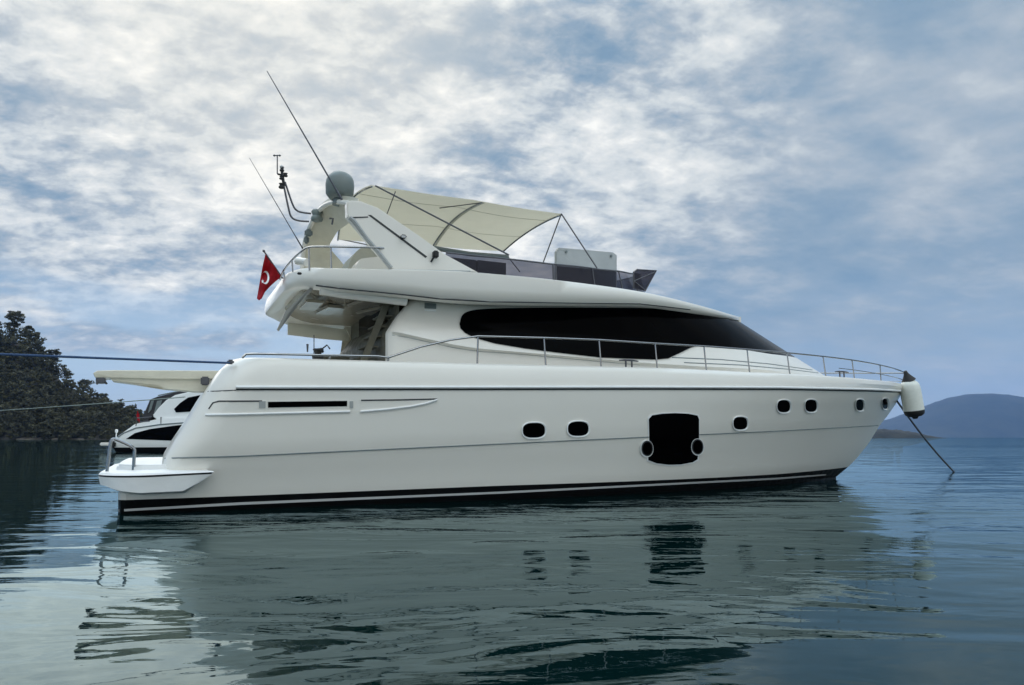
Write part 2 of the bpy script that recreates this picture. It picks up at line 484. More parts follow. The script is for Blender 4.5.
# air intake recesses
def recess(outline, upper, lower):
    bm = bmesh.new(); patch(bm, HB, outline, 4, .003, .01)
    o = mesh_obj('intake_recess', bm, M['gel'], yacht)
    b2 = bmesh.new(); tube(b2, skin_line(HB, upper, 5, .004), .012, 5); mesh_obj('shadow_lip', b2, M['seam'], o)  # dark tube drawn as the shade along the recess's upper edge
    b2 = bmesh.new(); tube(b2, skin_line(HB, lower, 5, .010), .020, 6); mesh_obj('highlight_lip', b2, M['gel_deck'], o)  # whiter raised tube draws in the highlight along the lower edge
    return o
r1 = recess([(213, 403), (218, 401), (262, 401), (350, 400.5), (352, 411), (205, 415)], [(209, 409), (213, 403), (219, 401.2), (262, 401)], [(206, 415), (240, 414.2), (350, 411.5)])
bm = bmesh.new(); patch(bm, HB, [(258, 401), (350, 400), (350, 408), (258, 409)], 4, .006, .012)
vent = mesh_obj('intake_vent', bm, M['gel'], yacht)
bm = bmesh.new(); patch(bm, HB, [(268, 401.8), (347, 400.8), (347, 406.2), (268, 407.6)], 4, .012, .02)
mesh_obj('louvre_panel', bm, M['glass'], vent)
for x0, x1 in ((259, 265.5), (349.5, 353)):
    bm = bmesh.new(); patch(bm, HB, [(x0, 401.2), (x1, 401.1), (x1, 407.8), (x0, 408)], 3, .014, .02); mesh_obj('end_fitting', bm, M['grey_gel'], vent)
r2 = recess([(360, 400), (437, 399), (425, 403), (400, 408), (360, 411)], [(361, 400.3), (400, 399.8), (437, 399)], [(360, 411.5), (385, 409.5), (410, 406.5), (425, 403.5), (437, 399.8)])

# portholes
def porthole(cx, cy, rx, ry, p=2.7, tilt=-.02, rim=.9, name='porthole'):
    bm = bmesh.new(); patch(bm, HB, ell(cx + .6, cy + .6, rx + rim, ry + rim, 28, p, tilt), 3, .012, .03)
    o = mesh_obj(name, bm, M['gel_deck'], yacht)
    bm = bmesh.new(); patch(bm, HB, ell(cx, cy, rx, ry, 28, p, tilt), 3, .018, .025)
    mesh_obj('pane', bm, M['glass'], o)
    e = ell(cx + .2, cy + .2, rx + .9, ry + .9, 32, p, tilt); bm = bmesh.new(); tube(bm, skin_line(HB, e + e[:1], 50, .014), .013, 6, False)
    mesh_obj('rim', bm, M['rim_white'], o); return o
for a in [(533.5, 430.2, 11, 7.3), (577.8, 428.6, 10.2, 7.1), (739.8, 423, 6.8, 6.2), (783.2, 406, 6.2, 6.0), (810.5, 405.5, 5.6, 6.0), (859.3, 404.7, 3.6, 5.4), (884.6, 403.4, 2.6, 5.0)]:
    porthole(*a)
# big hull window
out = [(648.5, 419), (652, 415.2), (662, 413.6), (675, 413), (688, 413.6), (697, 415.4), (698.5, 419), (698.5, 440), (697, 459), (692, 462), (680, 464.2), (668, 464.5), (656, 463), (648, 460), (647.5, 452), (649, 440)]
bm = bmesh.new(); patch(bm, HB, [(x + (1.1 if x > 672 else -1.1), y + (1.1 if y > 440 else -.9)) for x, y in out], 3, .010, .03)
bw = mesh_obj('hull_window', bm, M['gel_deck'], yacht)
bm = bmesh.new(); patch(bm, HB, out, 3, .018, .025); mesh_obj('pane', bm, M['glass'], bw)
for cx, cy in ((646.5, 448), (696.8, 446.3)):
    bm = bmesh.new(); patch(bm, HB, ell(cx + (.3 if cx > 670 else -.3), cy + .4, 6.6, 8.6, 26, 2.1), 3, .022, .02); e = mesh_obj('round_port', bm, M['gel_deck'], bw)
    bm = bmesh.new(); patch(bm, HB, ell(cx, cy, 5.6, 7.7, 26, 2.1), 3, .030, .02); mesh_obj('port_ring', bm, M['rubber'], e)
    bm = bmesh.new(); patch(bm, HB, ell(cx, cy, 4.4, 6.4, 26, 2.1), 3, .034, .02); mesh_obj('port_pane', bm, M['glass'], e)

# swim platform ---------------------------------------------------------
pus = Y.hit(98, 477, -1.9)[0]; pue = Y.hit(214, 473, -2.6)[0]
def plevel(poly, B, us, ue, r, taper=.9):
    tab = Y.table(poly, lambda u: B)
    L = []
    for s in SS:
        u = lerp(us, ue, s); b = B
        if u < us + r:
            t = (us + r - u) / r; b -= r * 1.35 * (1 - math.sqrt(max(0, 1 - t * t)))
        L.append((u, b, interp(tab, u)))
    return L
PL = [
    plevel([(106, 489), (122, 493.5), (140, 494.8), (185, 493), (196, 486), (204, 480)], 2.50, pus + .12, pue - .35, .6),
    plevel([(101, 487), (120, 491.5), (140, 493), (183, 491), (196, 484), (208, 478)], 2.63, pus + .03, pue - .18, .6),
    plevel([(98, 478.6), (150, 477.2), (212, 474)], 2.66, pus, pue - .02, .65),
    plevel([(98, 477.4), (150, 476), (212, 473)], 2.64, pus + .02, pue - .04, .65),
    plevel([(98, 476.8), (150, 475.2), (212, 472.2)], 2.68, pus, pue, .65),
    plevel([(99, 474.6), (150, 473), (212, 471)], 2.66, pus + .02, pue - .02, .65),
    plevel([(101, 472.5), (150, 471), (208, 470)], 2.52, pus + .12, pue - .1, .6),
]
top = [(u + .12, b - .2, z + .02) for u, b, z in PL[-1]]
bm = bmesh.new(); rows = loft(bm, Y, PL + [top], mats=[0, 0, 1, 1, 0, 0, 0])
cap(bm, rows[-1][-1], rows[1][-1]); cap(bm, rows[-1][0], rows[1][0])
plat = mesh_obj('swim_platform', bm, [M['gel_deck'], M['seam']], yacht, angle=35)
# raised inner pad with a seam
bm = bmesh.new()
zt = Y.hit(150, 471, -2.5)[1]
def pad(u0, u1, b, z0, z1):
    A = curve([Y.P(u1, -b, 0), Y.P(u0 + .5, -b, 0), Y.P(u0 + .1, -b + .3, 0), Y.P(u0, -b + .9, 0), Y.P(u0, b - .9, 0), Y.P(u0 + .1, b - .3, 0), Y.P(u0 + .5, b, 0), Y.P(u1, b, 0)], 5)
    slab(bm, [Vector((p.x, p.y, z0)) for p in A], (0, 0, z1 - z0))
pad(pus + .22, pus + 1.9, 2.36, zt - .05, zt + .085)
bmesh.ops.bevel(bm, geom=[e for e in bm.edges if e.calc_face_angle(0) > 1.2], offset=.03, segments=2, affect='EDGES')
mesh_obj('platform_pad', bm, M['gel_deck'], yacht)
# boarding handrail
bm = bmesh.new()
tube(bm, curve([Y.at(107, 471.5, -2.25), Y.at(109, 455, -2.25), Y.at(110.6, 443, -2.25), Y.at(113, 439.2, -2.25), Y.at(118, 440.2, -2.25), Y.at(129, 445.2, -2.25), Y.at(134, 449, -2.25), Y.at(134.2, 455, -2.25), Y.at(133.2, 472.5, -2.25)], 5), .024, 8)
mesh_obj('boarding_handrail', bm, M['steel'], yacht)

# deckhouse ---------------------------------------------------------------
KL = [
    ([(386, 368), (480, 374), (655, 378), (780, 380), (826, 382)], 2.06, 8.2, 2.4, .14, .0),
    ([(386, 334), (408, 337.5), (435, 343.5), (455, 348), (480, 351.5), (560, 358), (640, 365.5), (700, 369), (780, 374), (828, 378)], 2.06, 8.2, 2.4, .14, .0),
    ([(387, 331.5), (408, 334.5), (435, 340.5), (455, 345), (480, 348.6), (560, 355.4), (640, 362.6), (700, 366.4), (780, 371), (822, 374)], 2.13, 8.2, 2.4, .22, .0),
    ([(396, 317), (480, 328), (560, 334), (640, 340), (698, 345.6), (715, 346.6), (740, 349.4), (770, 354), (796, 357.6)], 1.95, 8.0, 2.4, .12, .0),
    ([(412, 298), (480, 303), (560, 304), (640, 305), (700, 311), (737, 320)], 1.82, 7.8, 2.4, .12, .0),
]
klv = [level(Y, *a) for a in KL]
# level 0 shares the same stern start
bm = bmesh.new(); rows = loft(bm, Y, klv, close_aft=True)
cap(bm, rows[-1][-1], rows[1][-1])
def proj(p):
    d = p - CAM; c = d.y * math.cos(PITCH) + d.z * math.sin(PITCH)
    return CX + F * d.x / c, CY - F * (-d.y * math.sin(PITCH) + d.z * math.cos(PITCH)) / c
bm.faces.ensure_lookup_table(); bm.normal_update()
uw = Y.hit(712, 340, -1.75)[0]
n3 = len(SS) - 1
for k, f in enumerate(bm.faces):
    c = f.calc_center_median() - Y.O
    strip = (k // n3) % 4 if k < 8 * n3 else -1
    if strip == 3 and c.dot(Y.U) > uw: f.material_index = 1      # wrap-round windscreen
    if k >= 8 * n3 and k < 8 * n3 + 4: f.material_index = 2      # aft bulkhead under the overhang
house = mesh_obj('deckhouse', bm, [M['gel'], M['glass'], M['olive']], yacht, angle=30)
KB = bvh_of(house)
# cabin windows: one long pane of black glass
win = curve([(459.5, 324), (462, 315.5), (470, 311.3), (484, 309.5), (510, 308.6), (550, 308.2), (600, 308.2), (640, 308.6), (668, 310), (690, 313), (712, 316), (735, 320)], 4)[:-1]
win = [p for p in win if p.x < 728]
win += [Vector((728, 319)), Vector((730, 348.0)), Vector((715, 346.5)), Vector((698, 345.6))]
win += [Vector((690, 348)), Vector((680, 353)), Vector((668, 358.5)), Vector((655, 359.6)), Vector((630, 358.8)), Vector((600, 357.5)), Vector((560, 353)), Vector((525, 348.5)), Vector((495, 343.5)), Vector((475, 338)), Vector((465, 333)), Vector((460.5, 328.5))]
bm = bmesh.new(); patch(bm, KB, [tuple(p) for p in win], 3.5, .030, .05)
mesh_obj('cabin_window', bm, M['glass'], yacht, angle=60)
# coachroof creases
for pl in ([(672, 357.5), (720, 359.5), (770, 364), (812, 370)], [(684, 362.6), (740, 365), (790, 369.5), (818, 373)]):
    bm = bmesh.new(); tube(bm, skin_line(KB, pl, 6, .0), .012, 5); mesh_obj('crease_line', bm, M['grey'], house)
bm = bmesh.new(); tube(bm, skin_line(KB, [(392, 335), (408, 337.5), (435, 343.5), (455, 348), (480, 351.5), (520, 354), (560, 357.8), (640, 365)], 6, .0), .007, 5); mesh_obj('crease_line', bm, M['grey_gel'], house)  # grey tube drawn as the shade line under the window lobe
# name badge
bm = bmesh.new(); patch(bm, KB, [(424.5, 303), (436, 303.8), (436, 309), (424.5, 308.4)], 3, .012, .02)
badge = mesh_obj('badge', bm, M['grey'], yacht)
bm = bmesh.new(); patch(bm, KB, [(424.5, 309.6), (436, 310.2), (436, 311.6), (424.5, 311)], 3, .012, .02)
mesh_obj('badge_strip', bm, M['gel_deck'], badge)

# flybridge shell ------------------------------------------------------------
fus = 2.30
def flevel(poly, B, um, n, r, du=0.0):
    ue = Y.hit(739.5, 318.6, 0.0)[0]
    b = breadth(B, fus + du, ue, um, n, 0, 0)
    def bb(u):
        x = b(u)
        if u < fus + du + r:
            t = (fus + du + r - u) / r; x -= r * 1.15 * (1 - math.sqrt(max(0, 1 - t * t)))
        return x
    tab = Y.table([tuple(p) for p in curve(poly, 5)], bb); tab[-1] = (ue, Y.hit(*poly[-1], 0.0)[1])
    return [(lerp(fus + du, ue, s), bb(lerp(fus + du, ue, s)), interp(tab, lerp(fus + du, ue, s))) for s in SS]
lower = [(303, 285), (340, 288.5), (400, 294), (440, 298.5), (490, 301.5), (560, 302.5), (640, 303.5), (690, 309.5), (739, 319.5)]
upper = [(303, 268.5), (440, 271), (500, 275), (560, 281), (640, 292), (700, 306), (739, 317.5)]
midl = [(303, 277), (400, 283.5), (440, 287), (500, 290), (560, 293.5), (640, 299), (700, 309), (739, 318.6)]
FL = [
    flevel([(x, y + 4) for x, y in lower[:-1]] + [(738, 320.5)], 1.90, 6.5, 2.6, .9, .35),
    flevel([(x, y + 3.5) for x, y in lower[:-1]] + [(739, 320.5)], 2.26, 6.5, 2.6, .95, .10),
    flevel(lower, 2.38, 6.5, 2.6, 1.0, .02),
    flevel(midl, 2.44, 6.5, 2.6, 1.0, 0),
    flevel(upper, 2.425, 6.5, 2.6, 1.0, .03),
]
t1 = [(u + .03, max(0, b - .035), z + .018) for u, b, z in FL[-1]]
t2 = [(u + .05, max(0, b - .2), z + .022) for u, b, z in FL[-1]]
t3 = [(u + .05, max(0, b - .22), z - .12) for u, b, z in FL[-1]]
bm = bmesh.new(); rows = loft(bm, Y, FL + [t1, t2, t3])
cap(bm, rows[-1][-1], rows[1][-1]); cap(bm, rows[-1][0], rows[1][0], 1)
fly = mesh_obj('flybridge_shell', bm, [M['gel'], M['ceiling']], yacht, angle=58)
FB = bvh_of(fly)
bm = bmesh.new(); tube(bm, skin_line(FB, [(316, 285.5), (340, 288.5), (400, 294.2), (440, 298.8), (490, 301.8), (560, 302.8), (640, 303.8), (690, 309.6)], 6, .0), .014, 5)
mesh_obj('shell_seam', bm, M['seam'], fly)
zf = Y.hit(380, 271, -2.3)[1]        # flybridge deck height aft
zu = Y.hit(360, 292, -2.3)[1]        # underside height

# underside pod, awning roll, courtesy light
bm = bmesh.new()
tube(bm, [Y.at(320, 290.5, -2.1), Y.at(345, 293.5, -2.1), Y.at(375, 297, -2.08), Y.at(406, 301, -2.05)], [.075, .09, .095, .09], 12)
mesh_obj('awning_roll', bm, M['gel'], yacht)
bm = bmesh.new()
for k in range(5):
    box(bm, Y.P(2.9 + k * .42, -.7 + .5 * math.sin(k * 2.2), zu + .0), (.34, .9, .06), Matrix.Rotation(YA + .1 * k, 3, 'Z'), .02)
mesh_obj('ceiling_moulding', bm, M['ceiling'], fly)
# aft support fin
bm = bmesh.new()
slab(bm, [Y.at(312, 286, -2.0), Y.at(314.5, 288, -2.0), Y.at(302, 300, -2.0), Y.at(289, 312, -2.0), Y.at(279, 331, -2.0), Y.at(277, 329.5, -2.0), Y.at(285.5, 311, -2.0), Y.at(300, 297, -2.0)], Y.V * .05)
mesh_obj('overhang_fin', bm, M['fin'], fly)

# cockpit -----------------------------------------------------------------
# far side drop curtain under the overhang
bm = bmesh.new()
v = 2.0
slab(bm, [Y.at(288, 322, v), Y.at(350, 330, v), Y.at(348.5, 341, v), Y.at(320, 338.5, v), Y.at(288, 334.5, v)], Y.V * .06)
mesh_obj('rolled_curtain', bm, M['canvas'], yacht)
bm = bmesh.new()
v = 1.95
slab(bm, [Y.at(345, 326, v), Y.at(392, 322, v), Y.at(392, 366, v), Y.at(340, 366, v), Y.at(342, 352, v), Y.at(348, 348.5, v), Y.at(362, 345.2, v), Y.at(350, 336, v)], Y.V * .12)
mesh_obj('side_wing', bm, M['gel_cream'], yacht)
bm = bmesh.new()
slab(bm, [Y.at(392, 300, -1.7), Y.at(366, 364, -1.7), Y.at(359, 364, -1.7), Y.at(384, 303, -1.7)], Y.V * .05)
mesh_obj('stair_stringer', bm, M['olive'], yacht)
bm = bmesh.new()
for k in range(6):
    t = k / 5; a = Y.at(lerp(363, 388, t), lerp(358, 308, t), -1.4)
    box(bm, a, (.25, .55, .03), Matrix.Rotation(YA, 3, 'Z'), .006)
mesh_obj('stair_tread', bm, M['olive'], yacht)
bm = bmesh.new()
u0 = Y.hit(392, 340, -1.9)[0]
box(bm, Y.P(u0 + .12, 0, 3.0), (.06, 3.6, 1.7), Matrix.Rotation(YA, 3, 'Z'), .01)
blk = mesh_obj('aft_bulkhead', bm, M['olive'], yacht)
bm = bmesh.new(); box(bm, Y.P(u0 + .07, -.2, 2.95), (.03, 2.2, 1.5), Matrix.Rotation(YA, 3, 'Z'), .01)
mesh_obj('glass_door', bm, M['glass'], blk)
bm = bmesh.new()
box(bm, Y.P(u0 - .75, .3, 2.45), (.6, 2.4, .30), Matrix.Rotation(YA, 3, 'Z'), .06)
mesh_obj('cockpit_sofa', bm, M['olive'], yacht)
# winch and gear on the aft rail
bm = bmesh.new()
c = Y.at(318, 356, -2.2)
lathe(bm, c - Vector((0, 0, .05)), (0, 0, 1), [(0, .09), (.05, .10), (.07, .05), (.12, .06), (.15, .09), (.17, .08)], 14)
tube(bm, [Y.at(318, 352, -2.2), Y.at(327, 345, -2.2), Y.at(330, 349, -2.2)], .014, 6)
box(bm, Y.at(321, 350.5, -2.2), (.10, .06, .08), Matrix.Rotation(.6, 3, 'Y'), .02)
mesh_obj('winch', bm, M['rubber'], yacht)
bm = bmesh.new()
tube(bm, [Y.at(314, 355, -2.15), Y.at(314, 335, -2.15)], .008, 6); tube(bm, [Y.at(307.5, 344, -2.15), Y.at(307.5, 352, -2.15)], [.02, .012], 6)
mesh_obj('rod_holder', bm, M['dark_steel'], yacht)

# passerelle ---------------------------------------------------------------
bm = bmesh.new(); v = -.45
slab(bm, [Y.at(93, 373, v), Y.at(97, 370.6, v), Y.at(115, 370, v), Y.at(228, 370.6, v), Y.at(228, 379, v), Y.at(200, 379, v), Y.at(160, 378, v), Y.at(110, 377.4, v), Y.at(95, 377.6, v)], Y.V * .62)
bmesh.ops.bevel(bm, geom=bm.edges[:], offset=.012, segments=1, affect='EDGES')
ps = mesh_obj('passerelle', bm, M['gel_cream'], yacht, angle=25)
bm = bmesh.new(); v = -.40
slab(bm, [Y.at(110, 376.5, v), Y.at(230, 376.5, v), Y.at(230, 391.5, v), Y.at(196, 391.2, v), Y.at(166, 388.5, v), Y.at(159, 385, v), Y.at(135, 383.5, v), Y.at(112, 380.5, v)], Y.V * .5)
mesh_obj('passerelle_beam', bm, M['gel_cream'], ps, angle=25)
bm = bmesh.new()
box(bm, Y.at(101, 380.5, -.3), (.14, .3, .10), Matrix.Rotation(YA, 3, 'Z'), .02)
tube(bm, [Y.at(100, 381, -.3), Y.at(96, 384, -.3)], .025, 6); tube(bm, [Y.at(104, 381, -.3), Y.at(107, 384, -.3)], .02, 6)
mesh_obj('passerelle_hinge', bm, M['dark_steel'], ps)
bm = bmesh.new(); box(bm, Y.at(205, 381, -.55), (.14, .10, .15), Matrix.Rotation(YA, 3, 'Z'), .02); mesh_obj('passerelle_pivot', bm, M['dark_steel'], ps)

# main deck rail --------------------------------------------------------------
railpoly = [(242, 358), (246, 354.2), (255, 353.8), (378, 356.2), (388, 357.6), (420, 347), (450, 340), (478, 336.2), (544, 337.8), (599, 339.8), (655, 343.4), (704, 346.2), (749, 349.6), (787, 352.8), (823, 356.4), (852, 360), (878, 364.6), (894, 368), (904, 372)]
UR = Y.hit(905.5, 373, 0)[0]
rb = lambda u: breadth(2.62, 0, UR, 8.5, 2.6)(u)
tabr = Y.table(railpoly[:-2], rb) + [(UR, Y.hit(905.5, 373, 0)[1])]
def railpt(u, side=-1):
    return Y.P(u, side * rb(u), interp(tabr, u))
uend = tabr[-1][0]
us_ = [tabr[0][0] + (uend - tabr[0][0]) * k / 140 for k in range(141)]
us_ = sorted(set(us_) | {u for u, z in tabr} | {uend - .3 * k * k / 64 for k in range(8)})
A = [railpt(u) for u in us_]
ustb = Y.hit(478, 336.2, -2.62)[0]
Bp = [railpt(u, 1) for u in us_ if u > 9]
bm = bmesh.new(); tube(bm, A + Bp[::-1][1:], .018, 8)
rail = mesh_obj('deck_rail', bm, M['steel'], yacht)
# lower bow wire
bm = bmesh.new()
for side in (-1, 1):
    pts = [railpt(u, side) - Vector((0, 0, .24)) for u in us_ if u > Y.hit(823, 356, -1.6)[0]]
    tube(bm, pts, .010, 6)
mesh_obj('lower_rail', bm, M['steel'], rail)
deckL = lv[-1]; dtab = [(u, z) for u, b, z in deckL]; btab = [(u, b) for u, b, z in deckL]
for px, py in [(478, 336.2), (544, 337.8), (599, 339.8), (655, 343.4), (704, 346.2), (747, 349.4), (787, 352.8), (823, 356.4), (852, 360), (880, 364.8)]:
    u = Y.hit(px, py, -2.6)[0]
    for _ in range(30): u = .5 * u + .5 * Y.hit(px, py, -rb(u))[0]
    for side in ((-1, 1) if px > 780 else (-1,)):
        p = railpt(u, side); ub = u + (.04 if px > 520 else .0); q = Y.P(ub, side * max(.02, interp(btab, ub) - .10), interp(dtab, ub) + .02)
        bm = bmesh.new(); tube(bm, [p, p.lerp(q, .95), q, q + Vector((0, 0, -.02))], [.016, .016, .028, .034], 8)
        mesh_obj('stanchion', bm, M['steel'], rail)
for px in (388.5, 330):
    u = Y.hit(px, 357, -2.6)[0]; p = railpt(u); q = Y.P(u, -(interp(btab, u) - .10), interp(dtab, u))
    bm = bmesh.new(); tube(bm, [p, q], .018, 8); mesh_obj('stanchion', bm, M['steel'], rail)
# cleats
for px, py in ((628, 366), (841, 377)):
    u = Y.hit(px, py, -2.3)[0]
    for _ in range(30): u = .5 * u + .5 * Y.hit(px, py, -(interp(btab, u) - .15))[0]
    c = Y.P(u, -(interp(btab, u) - .12), interp(dtab, u) + .03)
    bm = bmesh.new()
    tube(bm, [c - Y.U * .22 + Vector((0, 0, .13)), c - Y.U * .1 + Vector((0, 0, .14)), c + Y.U * .1 + Vector((0, 0, .14)), c + Y.U * .22 + Vector((0, 0, .13))], [.012, .02, .02, .012], 8)
    for s in (-.07, .07): tube(bm, [c + Y.U * s, c + Y.U * s + Vector((0, 0, .14))], .018, 8)
    mesh_obj('cleat', bm, M['dark_steel'], yacht)
# stern fairlead
bm = bmesh.new(); box(bm, Y.at(230.5, 362, -2.55), (.10, .08, .07), Matrix.Rotation(YA, 3, 'Z'), .02); mesh_obj('fairlead', bm, M['dark_steel'], yacht)
# anchor fitting at the bow
bm = bmesh.new(); box(bm, Y.P(19.7, 0, interp(dtab, 19.7) - .12), (.42, .16, .10), Matrix.Rotation(YA, 3, 'Z'), .03)
tube(bm, [Y.P(19.85, -.1, interp(dtab, 19.7) - .10), Y.P(19.85, .1, interp(dtab, 19.7) - .10)], .05, 10); mesh_obj('bow_roller', bm, M['steel'], yacht)

# flybridge wind screen -----------------------------------------------------
scU = [(440, 271.5), (500, 275.5), (560, 282), (600, 287), (633, 291.5), (646, 293.5)]
scT = [(446, 252.5), (470, 255), (505, 258.6), (551, 264), (600, 269.5), (630, 273.5), (641, 275)]
def scl(poly, B, n):
    us = Y.hit(*poly[0], -B)[0]; ue = Y.hit(*poly[-1], -.05)[0]
    b = breadth(B, us, ue + .02, 6.3, n)
    tab = Y.table(poly, b)
    return [(lerp(us, ue, s), b(lerp(us, ue, s)), interp(tab, lerp(us, ue, s))) for s in SS]
a0 = scl(scU, 1.90, 3.0); a1 = scl(scT, 1.84, 3.0)
bm = bmesh.new(); loft(bm, Y, [a0, a1], close_aft=False)
scr = mesh_obj('wind_screen', bm, M['tint'], yacht, angle=60)
bm = bmesh.new(); tube(bm, [Y.P(u, -b, z) for u, b, z in a1], .017, 6); tube(bm, [Y.P(u, b, z) for u, b, z in a1], .017, 6)
mesh_obj('screen_rail', bm, M['dark_steel'], scr)
for px in (551.5, 594, 619, 633):
    best = None
    for k in range(len(a1)):
        P1 = Y.P(a1[k][0], -a1[k][1], a1[k][2]); d = P1 - CAM
        c = d.y * math.cos(PITCH) + d.z * math.sin(PITCH); X = CX + F * d.x / c
        if best is None or abs(X - px) < best[0]: best = (abs(X - px), k)
    k = best[1]
    bm = bmesh.new(); tube(bm, [Y.P(a1[k][0], -a1[k][1] - .01, a1[k][2]), Y.P(a0[k][0], -a0[k][1] - .01, a0[k][2] - .05)], .022 if px < 560 else .014, 6)
    mesh_obj('screen_post', bm, M['dark_steel'], scr)
# forward flared deflector
bm = bmesh.new(); v = -1.0
slab(bm, [Y.at(633.5, 272, v), Y.at(637, 269.5, v), Y.at(656.5, 270.5, v), Y.at(645, 291, v), Y.at(633, 288, v)], Y.V * .012)
df = mesh_obj('wind_deflector', bm, M['tint'], yacht, smooth=False)
bm = bmesh.new()
tube(bm, [Y.at(633.5, 288, v - .01), Y.at(633.5, 272, v - .01), Y.at(637, 269.5, v - .01), Y.at(656.5, 270.5, v - .01), Y.at(645, 291, v - .01)], .018, 6)
tube(bm, [Y.at(634, 281, v - .01), Y.at(655, 272, v - .01)], .012, 6); tube(bm, [Y.at(634, 281, v - .01), Y.at(645, 290, v - .01)], .012, 6)
mesh_obj('deflector_frame', bm, M['dark_steel'], df)
# helm console
bm = bmesh.new(); v = -.9
slab(bm, [Y.at(556.5, 288, v), Y.at(556.5, 251, v), Y.at(559, 247.5, v), Y.at(613, 252.2, v), Y.at(617, 255, v), Y.at(617, 292, v)], Y.V * .10)
bmesh.ops.bevel(bm, geom=[e for e in bm.edges if abs((e.verts[0].co - e.verts[1].co).normalized().dot(Y.V)) < .3], offset=.01, segments=2, affect='EDGES')
cs = mesh_obj('helm_console', bm, mat('console_grey', (.42, .44, .44), .4, noise=.06), yacht, angle=30)
bm = bmesh.new()
bm.free()
for px, py in ((566, 252), (611, 256)):
    bm = bmesh.new(); lathe(bm, Y.at(px, py, v - .012), -Y.V, [(0, .03), (.02, .03)], 10); mesh_obj('console_knob', bm, M['grey'], cs)
bm = bmesh.new(); slab(bm, [Y.at(557.5, 288, v - .02), Y.at(557.5, 266, v - .02), Y.at(616, 271.5, v - .02), Y.at(616, 292, v - .02)], Y.V * .012)
mesh_obj('console_back_panel', bm, M['dark_fabric'], cs)
# dark seats behind the screen aft
bm = bmesh.new()
for k, (x0, x1, yt) in enumerate(((448, 476, 257), (478, 506, 260))):
    v = -1.5
    slab(bm, [Y.at(x0, 276, v), Y.at(x0, yt, v), Y.at(x1, yt + 3, v), Y.at(x1, 278, v)], Y.V * .8)
mesh_obj('flybridge_seat', bm, M['dark_fabric'], yacht)
bm = bmesh.new()
tube(bm, [Y.at(430, 247.5, -.6), Y.at(470, 254, -.6), Y.at(508, 257, -.6)], .05, 8)
mesh_obj('seat_back_bar', bm, M['grey'], yacht)

# radar arch --------------------------------------------------------------
bm = bmesh.new(); v = -2.06
outl = [(347, 201.5), (352, 200), (361, 201), (378, 207.5), (395, 219), (420, 236), (445, 254), (479, 272.5), (392, 272), (391, 267), (378, 252), (366, 238), (352, 221), (347.5, 216)]
slab(bm, [Y.at(x, y, v) for x, y in outl], Y.V * .20)
bmesh.ops.bevel(bm, geom=[e for e in bm.edges if e.calc_face_angle(0) > .8], offset=.02, segments=2, affect='EDGES')
arch = mesh_obj('radar_arch', bm, M['gel'], yacht, angle=30)
AB = bvh_of(arch)
bm = bmesh.new(); patch(bm, AB, [(368, 215), (371, 215), (427, 256.5), (425.5, 258)], 4, .006, .012); patch(bm, AB, [(351, 217), (368, 216.5), (368, 217.6), (352, 218.4)], 3, .006, .012)
mesh_obj('arch_groove', bm, M['seam'], arch)
for pl, rr_ in (([(349.5, 217.5), (354, 221), (366.5, 238.5), (379, 253), (391, 268)], .042), ([(393, 270.6), (430, 270.9), (470, 271.4)], .022)):
    bm = bmesh.new(); tube(bm, [Y.at(x, y, -2.07) for x, y in pl], rr_, 8); mesh_obj('arch_edge_trim', bm, M['grey_gel'], arch)
aft = [(358, 206, -1.95), (350, 203.5, -1.5), (338, 202, -.9), (327, 205, -.3), (318, 213.5, .3), (311, 227, .8), (306.5, 240, 1.2), (304, 255, 1.45), (303, 271, 1.5), (303, 290, 1.5)]
fwd = [(362, 210, -1.95), (360, 215, -1.5), (352, 221, -.9), (345, 226, -.3), (338, 231, .3), (333.5, 238, .8), (329.5, 246.5, 1.2), (335.5, 255, 1.45), (343.5, 264.5, 1.5), (361, 290, 1.5)]
aC = curve(aft, 5); fC = curve(fwd, 5)
bm = bmesh.new()
R0 = [Y.at(p[0], p[1], p[2]) for p in aC]; R1 = [Y.at(p[0], p[1], p[2]) for p in fC]
rws = []
for i, (p, q) in enumerate(zip(R0, R1)):
    t = i / (len(R0) - 1)
    nrm = (Vector((0, 0, 1)) * (1 - t) + Y.V * t).normalized() * .14
    rws.append([bm.verts.new(p), bm.verts.new(p + nrm), bm.verts.new(q + nrm * .8), bm.verts.new(q)])
for a_, b_ in zip(rws, rws[1:]):
    for k in range(4): bm.faces.new((a_[k], a_[(k + 1) % 4], b_[(k + 1) % 4], b_[k]))
bm.faces.new(rws[0]); bm.faces.new(rws[-1][::-1])
cb = mesh_obj('arch_crossbeam', bm, M['gel_cream'], arch, angle=35)
# frame bead along the aft edge of the crossbeam
bm = bmesh.new(); tube(bm, [p - Y.U * .02 for p in R0], .05, 8); mesh_obj('arch_edge_bead', bm, M['gel'], arch)
bm = bmesh.new()
tube(bm, [Y.at(329.5, 218.5, -.6), Y.at(333, 218.5, -.6), Y.at(332, 224.5, -.6)], .02, 6)
mesh_obj('grab_hook', bm, M['dark_steel'], arch)
# arch lights
bm = bmesh.new(); box(bm, Y.at(403.5, 236.5, -2.10), (.10, .09, .06), Matrix.Rotation(YA, 3, 'Z'), .02); fl = mesh_obj('deck_light', bm, M['rubber'], yacht)
bm = bmesh.new(); box(bm, Y.at(403.5, 236.5, -2.152), (.08, .012, .045), Matrix.Rotation(YA, 3, 'Z'), .008); mesh_obj('lens', bm, M['lamp'], fl)
bm = bmesh.new(); box(bm, Y.at(435.5, 254.5, -2.16), (.10, .12, .13), Matrix.Rotation(YA, 3, 'Z'), .02); tube(bm, [Y.at(435.5, 254, -2.12), Y.at(431, 262, -2.07)], .018, 6)
mesh_obj('spot_light', bm, M['rubber'], yacht)
